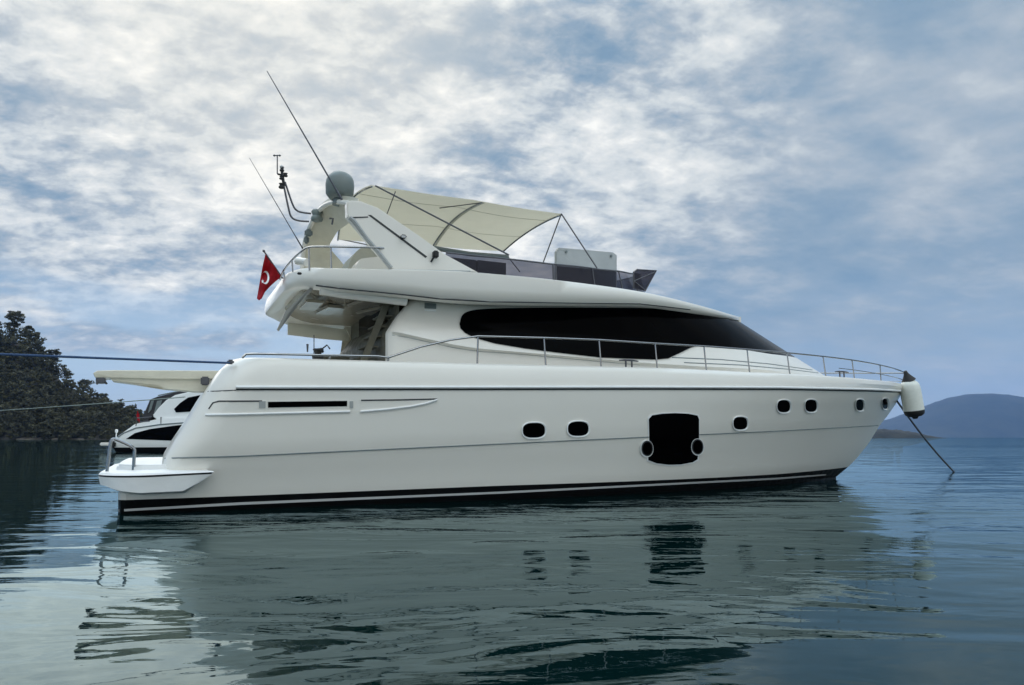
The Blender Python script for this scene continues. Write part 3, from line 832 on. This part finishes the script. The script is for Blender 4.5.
# radome and second dome
c = Y.at(339.5, 199.5, -.9)
d = (c - CAM).length; px_ = d / F
bm = bmesh.new()
lathe(bm, c, (0, 0, 1), [(0, 9 * px_), (3 * px_, 11.5 * px_), (5 * px_, 13 * px_), (14 * px_, 13.6 * px_), (19 * px_, 13 * px_), (23 * px_, 11 * px_), (26 * px_, 7.5 * px_), (27.6 * px_, 4 * px_), (28.3 * px_, .5 * px_)], 32)
rd = mesh_obj('radome', bm, M['radome'], yacht, angle=60)
bm = bmesh.new(); lathe(bm, c - Vector((0, 0, .10)), (0, 0, 1), [(0, .14), (.10, .12), (.13, .16)], 20); mesh_obj('radome_foot', bm, M['grey'], rd)
c = Y.at(317, 217, .2); d = (c - CAM).length; px_ = d / F
bm = bmesh.new(); lathe(bm, c - Vector((0, 0, .1)), (0, 0, 1), [(0, 3 * px_), (1 * px_, 5.2 * px_), (3 * px_, 5.8 * px_), (5 * px_, 5.2 * px_), (5.5 * px_, 4.2 * px_), (7 * px_, 4.4 * px_), (9.5 * px_, 5.6 * px_), (11.5 * px_, 4.5 * px_), (12.5 * px_, .3 * px_)], 24)
mesh_obj('satellite_dome', bm, M['radome'], yacht, angle=60)
c = Y.at(308.5, 233, .8); d = (c - CAM).length; px_ = d / F
bm = bmesh.new(); box(bm, c, (.16, .12, .14), Matrix.Rotation(YA, 3, 'Z'), .03); box(bm, Y.at(306.5, 240, .9), (.10, .12, .16), None, .03); mesh_obj('horn', bm, M['grey'], yacht)
# instrument mast
v = .3
bm = bmesh.new()
tube(bm, curve([Y.at(311, 213.5, v), Y.at(303, 212.5, v), Y.at(297, 210.5, v), Y.at(292.5, 204, v), Y.at(285, 182, v)], 5), .020, 8)
tube(bm, curve([Y.at(309, 221.5, v), Y.at(298, 220.5, v), Y.at(291.5, 217, v), Y.at(288.5, 208, v), Y.at(283.5, 184, v)], 5), .020, 8)
mast = mesh_obj('instrument_mast', bm, M['dark_steel'], yacht)
bm = bmesh.new()
for px, py, r, hh in ((281.5, 186, .055, .10), (281.8, 178, .05, .06), (285.5, 175, .045, .07), (282, 169.5, .045, .08)):
    lathe(bm, Y.at(px, py, v) - Vector((0, 0, hh / 2)), (0, 0, 1), [(0, r * .8), (.01, r), (hh * .4, r), (hh * .45, r * .7), (hh * .8, r * .7), (hh, r)], 12)
tube(bm, [Y.at(277.5, 174, v), Y.at(286, 176, v)], .02, 6); tube(bm, [Y.at(282, 172, v), Y.at(284, 186, v)], .03, 8)
mesh_obj('mast_lamp', bm, M['rubber'], mast)
bm = bmesh.new(); lathe(bm, Y.at(281.7, 168.2, v), (0, 0, 1), [(0, .035), (.04, .04), (.06, .02)], 12); mesh_obj('lamp_lens', bm, M['lamp'], mast)
bm = bmesh.new()
tube(bm, [Y.at(277.3, 174, v), Y.at(277.3, 156, v)], .012, 6); tube(bm, [Y.at(274.5, 155.6, v), Y.at(279.5, 155.2, v)], .012, 6)
for px in (274.3, 279.6): lathe(bm, Y.at(px, 156.4, v), (0, 0, 1), [(0, .01), (.02, .03), (.04, .01)], 8)
mesh_obj('anemometer', bm, M['dark_steel'], mast)
# whip antennas
for a_, b_, v, r in (((345.5, 206), (267, 71), -1.2, .016), ((303, 249), (249.5, 158), .9, .010)):
    bm = bmesh.new(); p = Y.at(*a_, v); q = Y.at(*b_, v)
    tube(bm, [p, p.lerp(q, .12), p.lerp(q, .14), p.lerp(q, .55) , q], [r * 1.5, r * 1.4, r, r * .8, r * .45], 6)
    mesh_obj('whip_antenna', bm, M['dark_steel'], yacht)
# flybridge seat behind arch
bm = bmesh.new(); v = -.3
pts = curve([Y.at(344, 285, v), Y.at(350, 262, v), Y.at(358, 250, v), Y.at(372, 244.5, v), Y.at(386, 246, v), Y.at(398, 258, v), Y.at(400, 285, v)], 4)
slab(bm, pts, Y.V * .9)
mesh_obj('tender_cover', bm, M['cushion'], yacht, angle=50)
bm = bmesh.new(); v = -1.2
pts = curve([Y.at(352, 285, v), Y.at(358, 262, v), Y.at(366, 258, v), Y.at(384, 257, v), Y.at(394, 262, v), Y.at(396, 285, v)], 4)
slab(bm, pts, Y.V * .5)
mesh_obj('flybridge_sofa', bm, M['gel'], yacht, angle=50)
# aft flybridge rail
bm = bmesh.new()
rp = [(280, 279, -1.0), (284, 270, -1.4), (291, 261, -1.8), (300, 252.5, -2.05), (308, 247.4, -2.1), (322, 246.6, -2.1), (350, 247, -2.1), (376, 247.6, -2.1), (388, 249, -2.0)]
tube(bm, [Y.at(*p) for p in curve(rp, 5)], .018, 8)
ar = mesh_obj('flybridge_rail', bm, M['steel'], yacht)
for (x, y, v) in ((292, 260, -1.85), (309, 247.4, -2.1), (331, 246.8, -2.1), (283.5, 271, -1.4)):
    p = Y.at(x, y, v); bm = bmesh.new(); tube(bm, [p, Vector((p.x, p.y, zf - .06)) + Y.U * .02], .014, 8); mesh_obj('stanchion', bm, M['steel'], ar)
bm = bmesh.new(); tube(bm, [Y.at(297.5, 261, -1.7), Y.at(307, 262.5, -1.9)], [.07, .07], 12); mesh_obj('rail_lifebuoy_light', bm, M['gel'], yacht)
bm = bmesh.new(); box(bm, Y.at(299.5, 273.5, -2.36), (.07, .06, .035), Matrix.Rotation(YA, 3, 'Z'), .01); mesh_obj('stern_light', bm, M['rubber'], yacht)

# bimini canopy ---------------------------------------------------------------
vb = 1.48
cz = .12
near_edge = [(371, 185), (400, 188.8), (440, 194.8), (480, 200.8), (520, 207.3), (562, 213.8)]
tabc = [Y.hit(x, y, -vb) for x, y in near_edge]
def cpt(s, t, dz=0.0):
    """s along 0..1, t across -1..1"""
    u = lerp(tabc[0][0], tabc[-1][0], s); z = interp(tabc, u)
    sag = .05 * math.sin(math.pi * ((s * 2) % 1.0))
    z += cz * (1 - abs(t) ** 2.2) - sag * (1 - t * t * .7) - (.10 + .20 * (1 - s)) * (max(0, t + .2) / 1.2) ** 2
    u += .10 * (1 - t * t) * (1 if s > .5 else -1) * abs(s - .5) * 2
    return Y.P(u, t * vb, z + dz)
bm = bmesh.new()
NSs, NT_ = 40, 20
up = [[bm.verts.new(cpt(i / NSs, -1 + 2 * j / NT_)) for j in range(NT_ + 1)] for i in range(NSs + 1)]
dn = [[bm.verts.new(cpt(i / NSs, -1 + 2 * j / NT_, -.015)) for j in range(NT_ + 1)] for i in range(NSs + 1)]
for i in range(NSs):
    for j in range(NT_):
        bm.faces.new((up[i][j], up[i][j + 1], up[i + 1][j + 1], up[i + 1][j])); bm.faces.new((dn[i][j], dn[i + 1][j], dn[i + 1][j + 1], dn[i][j + 1]))
for i in range(NSs):
    for j in (0, NT_): bm.faces.new((up[i][j], up[i + 1][j], dn[i + 1][j], dn[i][j]))
for j in range(NT_):
    for i in (0, NSs): bm.faces.new((up[i][j], up[i][j + 1], dn[i][j + 1], dn[i][j]))
can = mesh_obj('bimini_canopy', bm, M['canvas'], yacht, angle=50)
for s in (.004, .55, .996):
    bm = bmesh.new(); tube(bm, [cpt(s, -1 + 2 * j / 24, -.03) for j in range(25)], .017, 6); mesh_obj('canopy_bow', bm, M['steel'], can)
bm = bmesh.new()
L1 = [cpt(.568, -1 + 2 * j / 24, -.02) for j in range(25)]; L0 = [cpt(.548, -1 + 2 * j / 24, -.02) for j in range(25)]
for k in range(24):
    vs = [bm.verts.new(p) for p in (L0[k], L0[k + 1], L1[k + 1], L1[k])]; bm.faces.new(vs)
    vs = [bm.verts.new(p - Vector((0, 0, .006))) for p in (L0[k], L0[k + 1], L1[k + 1], L1[k])]; bm.faces.new(vs[::-1])
mesh_obj('canopy_sleeve', bm, M['cushion'], can)
for t_ in (-.45, .45):
    bm = bmesh.new(); tube(bm, [cpt(i / 30, t_, -.018) for i in range(31)], .006, 5); mesh_obj('canopy_seam', bm, M['cushion'], can)
def strut(a_, b_, r=.013, name='canopy_strut'):
    bm = bmesh.new(); tube(bm, [a_, b_], r, 6); return mesh_obj(name, bm, M['dark_steel'], can)
strut(cpt(.02, -1), Y.at(509, 255, -1.95), .016)
strut(cpt(.996, -1), Y.at(543, 263, -1.0)); strut(cpt(.996, -1), Y.at(597, 268, -1.9), .016)
strut(cpt(.02, 1), Y.at(470, 266, 1.9)); strut(cpt(.996, 1), Y.at(520, 272, 1.6))
strut(cpt(.55, -1, -.03), cpt(.42, -.35, -.03), .010); strut(cpt(.13, -.9, -.02), Y.at(384, 222, -1.0), .010)

# ------------------------------------------------------------------ flag
fp = Y.at(286, 283, -.9); ft = Y.at(264.5, 252, -.9)
flag = empty('flag', fp); tag(flag, 'red national flag with white crescent and star drooping from a raked staff at the stern', 'flag')
bm = bmesh.new(); tube(bm, [fp, ft], .014, 8); lathe(bm, ft, (ft - fp), [(0, .012), (.01, .024), (.03, .024), (.05, .005)], 10); mesh_obj('flagstaff', bm, M['dark_steel'], flag)
FR = Y.V
def flagpt(x, y, off=0.0):
    t = (x - 255) / 28.0 + (y - 255) / 60
    return Y.at(x, y, -.9 + .09 * math.sin(t * 11 + 1) + .04 * math.sin(y * .35)) - Y.V * off
fo = [(265.4, 254), (269.5, 259.5), (274, 266), (281.5, 277), (276, 281), (270, 286.5), (265, 292), (261.8, 298.5), (259, 300.5), (256.8, 298.5), (258.5, 289), (260.8, 276), (263, 264)]
def flagpatch(bm, poly, off, step=1.2):
    bd = densify(poly, step); pts = [Vector(p) for p in bd]; nb = len(pts)
    xs = [p.x for p in pts]; ys = [p.y for p in pts]
    x = min(xs)
    while x < max(xs):
        y = min(ys)
        while y < max(ys):
            c = False
            for i in range(nb):
                x1, y1 = pts[i - 1]; x2, y2 = pts[i]
                if (y1 > y) != (y2 > y) and x < (x2 - x1) * (y - y1) / (y2 - y1) + x1: c = not c
            if c: pts.append(Vector((x, y)))
            y += step
        x += step
    r = delaunay_2d_cdt(pts, [], [list(range(nb))], 1, 1e-5)
    vs = [bm.verts.new(flagpt(p.x, p.y, off)) for p in r[0]]; vt = [bm.verts.new(flagpt(p.x, p.y, off + .004)) for p in r[0]]
    ed = {}
    for f in r[2]:
        bm.faces.new([vs[i] for i in f]); bm.faces.new([vt[i] for i in f[::-1]])
        for a, b in zip(f, f[1:] + f[:1]): ed.setdefault((min(a, b), max(a, b)), []).append((a, b))
    for l in ed.values():
        if len(l) == 1: a, b = l[0]; bm.faces.new([vs[a], vs[b], vt[b], vt[a]])
bm = bmesh.new(); flagpatch(bm, fo, 0); cloth = mesh_obj('flag_cloth', bm, M['red'], flag, angle=60)
bm = bmesh.new()
cc = (265.6, 277.6); o_ = []; i_ = []
for k in range(21):
    a = math.radians(-140 + k * 14); o_.append((cc[0] + 3.6 * math.cos(a), cc[1] + 6.6 * math.sin(a)))
for k in range(21):
    a = math.radians(128 - k * 12.8); i_.append((cc[0] - 1.3 + 3.2 * math.cos(a), cc[1] + 5.2 * math.sin(a)))
flagpatch(bm, o_ + i_, .006, .8); mesh_obj('crescent', bm, M['white_cloth'], cloth)
bm = bmesh.new(); st = []
for k in range(10):
    a = math.radians(-90 + 36 * k); r = (1.5, 2.3) if k % 2 == 0 else (.6, .9); st.append((262.6 + r[0] * math.cos(a), 281.5 + r[1] * math.sin(a)))
flagpatch(bm, st, .006, .8); mesh_obj('star', bm, M['white_cloth'], cloth)

# ------------------------------------------------------------------ fender and ropes
T = Y.at(908.5, 380, -.42); Bt = Y.at(915.5, 419, -.42)
ax = (Bt - T); L = ax.length
fen = empty('fender', T); tag(fen, 'white cylindrical fender with black ends hanging at the bow tip', 'fender')
bm = bmesh.new()
R_ = .27
lathe(bm, T, ax, [(0, .10), (.03, .16), (.08, .22), (.16, .255), (.3, R_), (L * .78, R_)], 28); mesh_obj('fender_body', bm, M['fender'], fen, angle=60)
bm = bmesh.new(); lathe(bm, T + ax * .775, ax, [(0, R_ + .002), (.06, R_ - .004), (.12, .245), (.17, .18), (.175, .10), (.24, .06)], 28); mesh_obj('fender_end', bm, M['rubber'], fen, angle=50)
bm = bmesh.new(); lathe(bm, Y.at(905, 371, -.42), T - Y.at(905, 371, -.42), [(0, .04), (.10, .07), (.2, .13), (.29, .19)], 16); mesh_obj('fender_cap', bm, M['rubber'], fen, angle=50)
def ground(px, py, z=0):
    r = ray(px, py); return CAM + r * ((z - CH) / r.z)
g0 = ground(954, 472); a0_ = Y.at(897, 401, -.06)
bm = bmesh.new(); pts = [a0_.lerp(g0, k / 12) - Vector((0, 0, .10 * math.sin(math.pi * k / 12))) for k in range(13)]
tube(bm, pts + [pts[-1] + (pts[-1] - pts[-2]) * .4], .028, 7); o = mesh_obj('anchor_line', bm, M['dark_rope'])
tag(o, 'dark anchor rope slanting from the bow down into the sea', 'rope')
def rope(name, p, q, sag, r, m, label, n=30):
    bm = bmesh.new(); tube(bm, [p.lerp(q, k / n) - Vector((0, 0, sag * 4 * (k / n) * (1 - k / n))) for k in range(n + 1)], r, 7)
    o = mesh_obj(name, bm, m); tag(o, label, 'rope'); return o
p = Y.at(230, 363, -2.58)
dirr = (ray(0, 352.5) * 9.6 + CAM) - p
rope('mooring_line', p, p + dirr * 6, .04, .017, M['blue_rope'], 'thick blue mooring rope stretched from the top stern corner to the left')
p = Y.P(.9, 2.5, 1.95)
q = CAM + ray(0, 407.5) * 24
rope('mooring_line', p, p + (q - p) * 3.5, .12, .011, M['green_rope'], 'thin pale mooring rope sagging low across the wooded shore')

# ------------------------------------------------------------------ second boat
D2 = 56.0
CA = math.radians(6)
r = ray(102, 437); C2 = Frame((CAM + r * (D2 / r.y))[:2], CA)
C2.O = C2.O + C2.V * 1.9
boat = empty('motor_cruiser', C2.P(0, 0, 0), CA); tag(boat, 'small white motor cruiser with black side window anchored behind the big yacht stern', 'motorboat')
def lev2(poly, B, um, n, ext=9.0):
    b = lambda u: B * (1 - max(0, min(1, (u - um) / (ext + 4 - um))) ** n)
    tab = C2.table(poly, b)
    us = tab[0][0]; ue = ext + 4
    return [(lerp(us, ue, s), b(lerp(us, ue, s)), interp(tab, lerp(us, ue, s))) for s in SS]
bm = bmesh.new()
q = [lev2([(116, 452), (300, 452)], 1.6, 6, 2), lev2([(113, 447.5), (200, 447), (300, 446)], 1.75, 6, 2), lev2([(111, 444), (200, 441), (300, 438)], 1.85, 6, 2.2), lev2([(118, 436), (140, 432), (300, 424)], 1.9, 6, 2.4), lev2([(124, 432), (135, 424), (160, 418.5), (300, 415)], 1.85, 6, 2.4)]
rows = loft(bm, C2, q, mats=[1, 0, 0, 0]); cap(bm, rows[-1][-1], rows[1][-1])
h2 = mesh_obj('hull', bm, [M['rim_white'], M['black']], boat, angle=30)
B2 = bvh_of(h2)
bm = bmesh.new(); patch(bm, B2, [(126, 439), (135, 433), (150, 429), (175, 425.5), (206, 422.5), (215, 422), (215, 440), (180, 441)], 4, .02, .06); mesh_obj('side_window', bm, M['glass'], boat)
bm = bmesh.new(); tube(bm, skin_line(B2, [(118, 437), (124, 433), (136, 428), (160, 424.5), (206, 421)], 5, .02), .05, 6); mesh_obj('rub_rail', bm, M['grey'], boat)
bm = bmesh.new(); box(bm, C2.at(114, 444, 0), (1.2, 2.2, .24), Matrix.Rotation(CA, 3, 'Z'), .06); mesh_obj('swim_platform', bm, M['gel'], boat)
bm = bmesh.new(); box(bm, C2.at(113, 444.5, -1.9), (.4, .3, .5), None, .1); mesh_obj('stern_fender', bm, M['rubber'], boat)
bm = bmesh.new(); lathe(bm, C2.at(116, 438, -1.2), (0, 0, 1), [(0, .04), (.4, .04), (.42, .11), (.62, .11), (.66, .03)], 10); mesh_obj('stern_lamp', bm, M['gel_deck'], boat)
bm = bmesh.new(); v = -1.75
cab = [(152, 416), (158, 408), (166, 400), (175, 395), (190, 391.5), (240, 391), (255, 404), (262, 418), (206, 420), (160, 422)]
slab(bm, [C2.at(x, y, v) for x, y in cab], C2.V * 3.3)
bmesh.ops.bevel(bm, geom=[e for e in bm.edges if e.calc_face_angle(0) > .3], offset=.08, segments=2, affect='EDGES')
cab_o = mesh_obj('cabin', bm, M['rim_white'], boat, angle=40)
bm = bmesh.new(); slab(bm, [C2.at(x, y, v - .04) for x, y in [(174, 409), (180, 403), (188, 397.5), (203, 394.5), (230, 394), (230, 408), (200, 411), (176, 412.5)]], C2.V * .05)
mesh_obj('cabin_window', bm, M['glass'], boat, smooth=False)
bm = bmesh.new(); slab(bm, [C2.at(x, y, v + .3) for x, y in [(142, 419), (150, 399.5), (158, 396.5), (190, 389), (200, 388), (200, 391), (176, 395), (166, 401), (155, 413), (147, 421)]], C2.V * 2.7)
mesh_obj('cockpit_enclosure', bm, M['dark_fabric'], boat, smooth=False)
for k, (x0, x1) in enumerate(((149, 152), (155, 160))):
    bm = bmesh.new(); slab(bm, [C2.at(x0 - 1, 413, v + .24), C2.at(x0 + 2, 401, v + .24), C2.at(x1 + 2, 400, v + .24), C2.at(x1 - 1, 410, v + .24)], C2.V * .04); mesh_obj('clear_panel', bm, M['grey'], boat, smooth=False)
bm = bmesh.new()
bm.free()
for pp in ([(136, 426), (137, 418), (152, 417)], [(140, 422), (150, 421)], [(161, 424), (161, 417)]):
    bm = bmesh.new(); tube(bm, [C2.at(x, y, v - .1) for x, y in pp], .04, 6); mesh_obj('grab_rail', bm, M['dark_steel'], boat)
bm = bmesh.new(); slab(bm, [C2.at(137, 424, v - .05), C2.at(142, 420.5, v - .05), C2.at(147, 422, v - .05), C2.at(141, 423, v - .05), C2.at(137, 427, v - .05)], C2.V * .08); mesh_obj('side_scoop', bm, M['rubber'], boat)
bm = bmesh.new(); slab(bm, [C2.at(136.5, 414, 0), C2.at(139, 413, 0), C2.at(139.5, 420, 0), C2.at(137, 420.5, 0)], C2.V * .03); tube(bm, [C2.at(139.5, 423, 0), C2.at(137.5, 411, 0)], .03, 6)
o = mesh_obj('small_flag', bm, M['red']); tag(o, 'tiny red flag at the stern of the small white motor cruiser', 'flag')
bm = bmesh.new(); tube(bm, [C2.at(158, 395.5, 0), C2.at(175, 392, 0), C2.at(195, 390, 0)], .05, 6); mesh_obj('boom', bm, M['grey'], boat)

# ------------------------------------------------------------------ headland and wood (left)
def rough(name, c1, c2, sc):
    m = bpy.data.materials.new(name); m.use_nodes = True; t = NT(m.node_tree)
    co = t.n('ShaderNodeTexCoord').outputs['Object']
    f = t.ramp(t.noise(co, sc, 6, .6), .35, .65)
    p = t.n('ShaderNodeBsdfPrincipled', i_Base_Color=t.mix(f, (*c1, 1), (*c2, 1)), i_Roughness=.9)
    b = t.n('ShaderNodeBump', i_Height=t.noise(co, sc * 3, 5), i_Strength=.6, i_Distance=.5); t.put(p.inputs['Normal'], b.outputs[0])
    t.n('ShaderNodeOutputMaterial', i_Surface=p.outputs[0]); return m
def leafmat(name, c1, c2):
    m = bpy.data.materials.new(name); m.use_nodes = True; t = NT(m.node_tree)
    g = t.n('ShaderNodeNewGeometry').outputs['Random Per Island']
    pos = t.n('ShaderNodeNewGeometry').outputs['Position']
    tree_tone = t.ramp(t.noise(t.mapping(pos, scale=(.16, .10, .16)), 1.0, 2), .36, .64)
    c_ = t.mix(t.math('ADD', t.math('MULTIPLY', g, .45), t.math('MULTIPLY', tree_tone, .55)), (*c1, 1), (*c2, 1))
    p = t.n('ShaderNodeBsdfPrincipled', i_Base_Color=c_, i_Roughness=.8)
    tl = t.n('ShaderNodeBsdfTranslucent', i_Color=(*c2, 1))
    mx = t.n('ShaderNodeMixShader', i_0=.12, i_1=p.outputs[0], i_2=tl.outputs[0])
    t.n('ShaderNodeOutputMaterial', i_Surface=mx.outputs[0]); return m
earth = rough('headland_earth', (.016, .016, .010), (.045, .037, .025), .12)
rock = rough('shore_rock', (.10, .085, .065), (.22, .19, .15), .3)
leaf = leafmat('pine_needles', (.018, .020, .009), (.095, .088, .040))
bark = rough('pine_bark', (.05, .035, .025), (.10, .07, .05), 2)
DH = 380.0
def wx(px, d): return (px - CX) / F * d      # metres across at distance d
gpoly = [(-700, 70), (-420, 95), (-250, 108), (-100, 106), (0, 100), (25, 93), (45, 75), (65, 56), (85, 42), (105, 31), (130, 21), (160, 13), (200, 8), (260, 3), (330, -2)]
def gheight(x, y):
    px = x / y * F + CX
    top = interp(gpoly, px) / F * (DH + 66)
    s = max(0, min(1, (y - DH + 4) / 70)); e = 1 - max(0, min(1, (y - DH - 70) / 150))
    h = top * (s ** 1.1) * (e ** .8)
    h += (1.6 * math.sin(x * .09 + y * .05) + 1.0 * math.sin(x * .21 - y * .13)) * s
    if y <= DH - 4: h = -1.5
    return h - .1
bm = bmesh.new()
gx = [wx(-700, DH) + i * 6 for i in range(90)]; gy = [DH - 10 + j * 5 for j in range(48)]
def gvert(x, y):
    x += random.uniform(-1, 1); y += 1.5 * math.sin(x * .11) + random.uniform(-1, 1)
    return bm.verts.new((x, y, gheight(x, y) + random.uniform(-.3, .3) - .3))
gg = [[gvert(x, y) for x in gx] for y in gy]
for j in range(len(gy) - 1):
    for i in range(len(gx) - 1):
        f = bm.faces.new((gg[j][i], gg[j][i + 1], gg[j + 1][i + 1], gg[j + 1][i])); f.material_index = 1 if max(v_.co.z for v_ in f.verts) < 1.9 else 0
hl = mesh_obj('headland', bm, [earth, rock], angle=180); tag(hl, 'dark wooded headland sloping down to the sea', 'headland', kind='structure')

def crown(bm, c, R, H, n, leafs, flat=.5, ls=1.0):
    """clumps of small leaf faces through a broken crown"""
    for k in range(n):
        a = random.uniform(0, 2 * math.pi); rr_ = R * math.sqrt(random.random()) * .85; hh = random.uniform(0, 1)
        rr_ *= (1.15 - .55 * hh)
        cc_ = Vector(c) + Vector((rr_ * math.cos(a), rr_ * math.sin(a), H * hh))
        cr = R * random.uniform(.18, .38)
        for _ in range(leafs):
            d = Vector((random.gauss(0, 1), random.gauss(0, 1), random.gauss(0, flat))); d = d.normalized() * cr * random.random() ** .4
            d.z *= flat + .1
            p_ = cc_ + d; s_ = random.uniform(.20, .45) * ls
            q1 = Vector((random.gauss(0, 1), random.gauss(0, 1), random.gauss(0, .6))).normalized() * s_
            q2 = q1.cross(Vector((random.gauss(0, 1), random.gauss(0, 1), random.gauss(0, 1)))).normalized() * s_ * .8
            bm.faces.new([bm.verts.new(p_ - q1 - q2), bm.verts.new(p_ + q1 - q2 * .5), bm.verts.new(p_ + q2 + q1 * .3)])
def raw_obj(name, bm, m, parent=None):
    me = bpy.data.meshes.new(name); bm.to_mesh(me); bm.free(); me.materials.append(m)
    o = bpy.data.objects.new(name, me); COL.objects.link(o)
    if parent: o.parent = parent
    return o
protos = []
for i in range(5):
    H_ = random.uniform(11, 15)
    bmc = bmesh.new(); crown(bmc, (0, 0, H_ * .38), H_ * random.uniform(.30, .40), H_ * .58, 40, 80)
    bmt = bmesh.new()
    tube(bmt, [(0, 0, -1.5), (.2, 0, H_ * .3), (-.1, .2, H_ * .6), (.1, .1, H_ * .92)], [.38, .30, .20, .06], 7)
    for k in range(7):
        a = k * 2.4; z0_ = H_ * (.42 + .07 * k); L_ = H_ * .26 * (1 - k * .06)
        tube(bmt, [(0, 0, z0_), (math.cos(a) * L_ * .5, math.sin(a) * L_ * .5, z0_ + .7), (math.cos(a) * L_, math.sin(a) * L_, z0_ + 1.0)], [.12, .08, .03], 5)
    protos.append((bmc, bmt, H_))
PM = []
for bmc, bmt, H_ in protos:
    a = bpy.data.meshes.new('crown'); bmc.to_mesh(a); bmc.free(); a.materials.append(leaf)
    b = bpy.data.meshes.new('trunk'); bmt.to_mesh(b); bmt.free(); b.materials.append(bark); PM.append((a, b, H_))
def pine(x, y, sc, i, label, group=None):
    r_ = empty('pine_tree', (x, y, gheight(x, y) - .2)); r_.rotation_euler = (0, 0, random.uniform(0, 6.28)); r_.scale = (sc, sc, sc * random.uniform(.9, 1.15))
    tag(r_, label, 'tree', group)
    for me, nm in ((PM[i][0], 'crown'), (PM[i][1], 'trunk')):
        o = bpy.data.objects.new(nm, me); COL.objects.link(o); o.parent = r_
labs = [(9, 1.15, 0, 'tall broad pine crowning the skyline at the left edge of the photo'), (24, 1.0, 1, 'round-topped pine on the skyline just right of the leftmost tall one'),
        (31, .85, 2, 'smaller pine on the skyline where the ridge starts to drop'), (51, 1.0, 3, 'lone pine with a flat crown standing up over the blue rope'),
        (66, .75, 4, 'low pine on the slope right of the lone flat-crowned one'), (84, .70, 0, 'bushy pine low on the ridge left of the gangway tip'),
        (104, .85, 1, 'pine beneath the left tip of the raised gangway'), (121, .6, 2, 'last small pine where the ridge reaches the small cruiser')]
for px, sc, i, lab in labs:
    yy = DH + 66; pine(wx(px, yy), yy, sc, i, lab, 'pines along the headland skyline')
# the rest of the wood, one mass
bm = bmesh.new()
tmp = []
for k in range(1300):
    px = random.uniform(-330, 220) if k < 500 else random.uniform(-30, 215)
    dy = 70 * random.random() ** (.8 if k % 2 else 1.7) - 3.2; yy = DH + dy; x = wx(px, yy)
    z = gheight(x, yy); sc = random.uniform(.5, 1.0) * (1 if px < 100 else .7)
    if z < -.8: continue
    z = max(z, .1)
    if random.random() < .25 or dy > 52: sc *= 1.5
    crown(bm, (x, yy, z + .5 * sc), 4.0 * sc, 7.5 * sc, 9, 24, .6, 1.7)
wd = raw_obj('pine_wood', bm, leaf); tag(wd, 'dense dark pine wood covering the headland slope', 'wood', kind='stuff')

# ------------------------------------------------------------------ far mountain and islet (right)
def ridge(name, pts, D, depth, m, nx, seed, rough_=.02):
    random.seed(seed); bm = bmesh.new(); rows_ = []
    x0 = wx(pts[0][0], D); x1 = wx(pts[-1][0], D)
    for j in range(15):
        t = j / 14; row = []
        for i in range(nx + 1):
            x = lerp(x0, x1, i / nx); px = x / D * F + CX; hpx = interp(pts, px)
            h = (hpx / F * D) * math.sin(math.pi * min(1, t * 1.02)) ** .8 if t < 1 else -5
            h += random.uniform(-1, 1) * rough_ * h * (1 if t != .5 else .4)
            row.append(bm.verts.new((x + random.uniform(-.2, .2) * (x1 - x0) / nx, D - depth / 2 + depth * t, h - (2 if j in (0, 14) else 0))))
        rows_.append(row)
    for a_, b_ in zip(rows_, rows_[1:]):
        for i in range(nx): bm.faces.new((a_[i], a_[i + 1], b_[i + 1], b_[i]))
    return mesh_obj(name, bm, m, angle=180)
mt = ridge('far_mountain', [(780, 0), (835, 4), (860, 9), (882, 16), (905, 22), (930, 32), (952, 40), (965, 43), (982, 43.6), (1000, 42), (1024, 37.5), (1060, 30), (1120, 24), (1200, 30), (1300, 22), (1450, 0)], 8000, 2200, rough('mountain_scrub', (.014, .022, .022), (.032, .038, .032), .0045), 160, 3, .012)
tag(mt, 'far hazy blue mountain across the sea', 'mountain', kind='structure')
isl = ridge('low_point', [(780, 0), (800, 5), (850, 9), (880, 8.5), (895, 7.2), (908, 5), (918, 2), (924, 0)], 1500, 160, rough('point_scrub', (.004, .006, .003), (.022, .022, .014), .03), 60, 4, .16)
tag(isl, 'low dark rocky point right of the yacht bow', 'headland', kind='structure')

# ------------------------------------------------------------------ haze
bm = bmesh.new()
bmesh.ops.create_cube(bm, size=1)
for v_ in bm.verts: v_.co = Vector((v_.co.x * 20400, 3900 + v_.co.y * 12400, -3.5 + (v_.co.z + .5) * 700))
hm = bpy.data.materials.new('haze'); hm.use_nodes = True; t = NT(hm.node_tree)
vol = t.n('ShaderNodeVolumePrincipled', i_Color=(.26, .50, 1.0, 1), i_Density=5.2e-5, i_Anisotropy=0.0)
t.n('ShaderNodeOutputMaterial', i_Volume=vol.outputs[0])
hzo = mesh_obj('haze', bm, hm, smooth=False); tag(hzo, 'thin bluish sea haze', 'haze', kind='stuff')
S.render.engine = 'CYCLES'
S.cycles.volume_bounces = 0
S.cycles.max_bounces = 8
S.cycles.transparent_max_bounces = 12
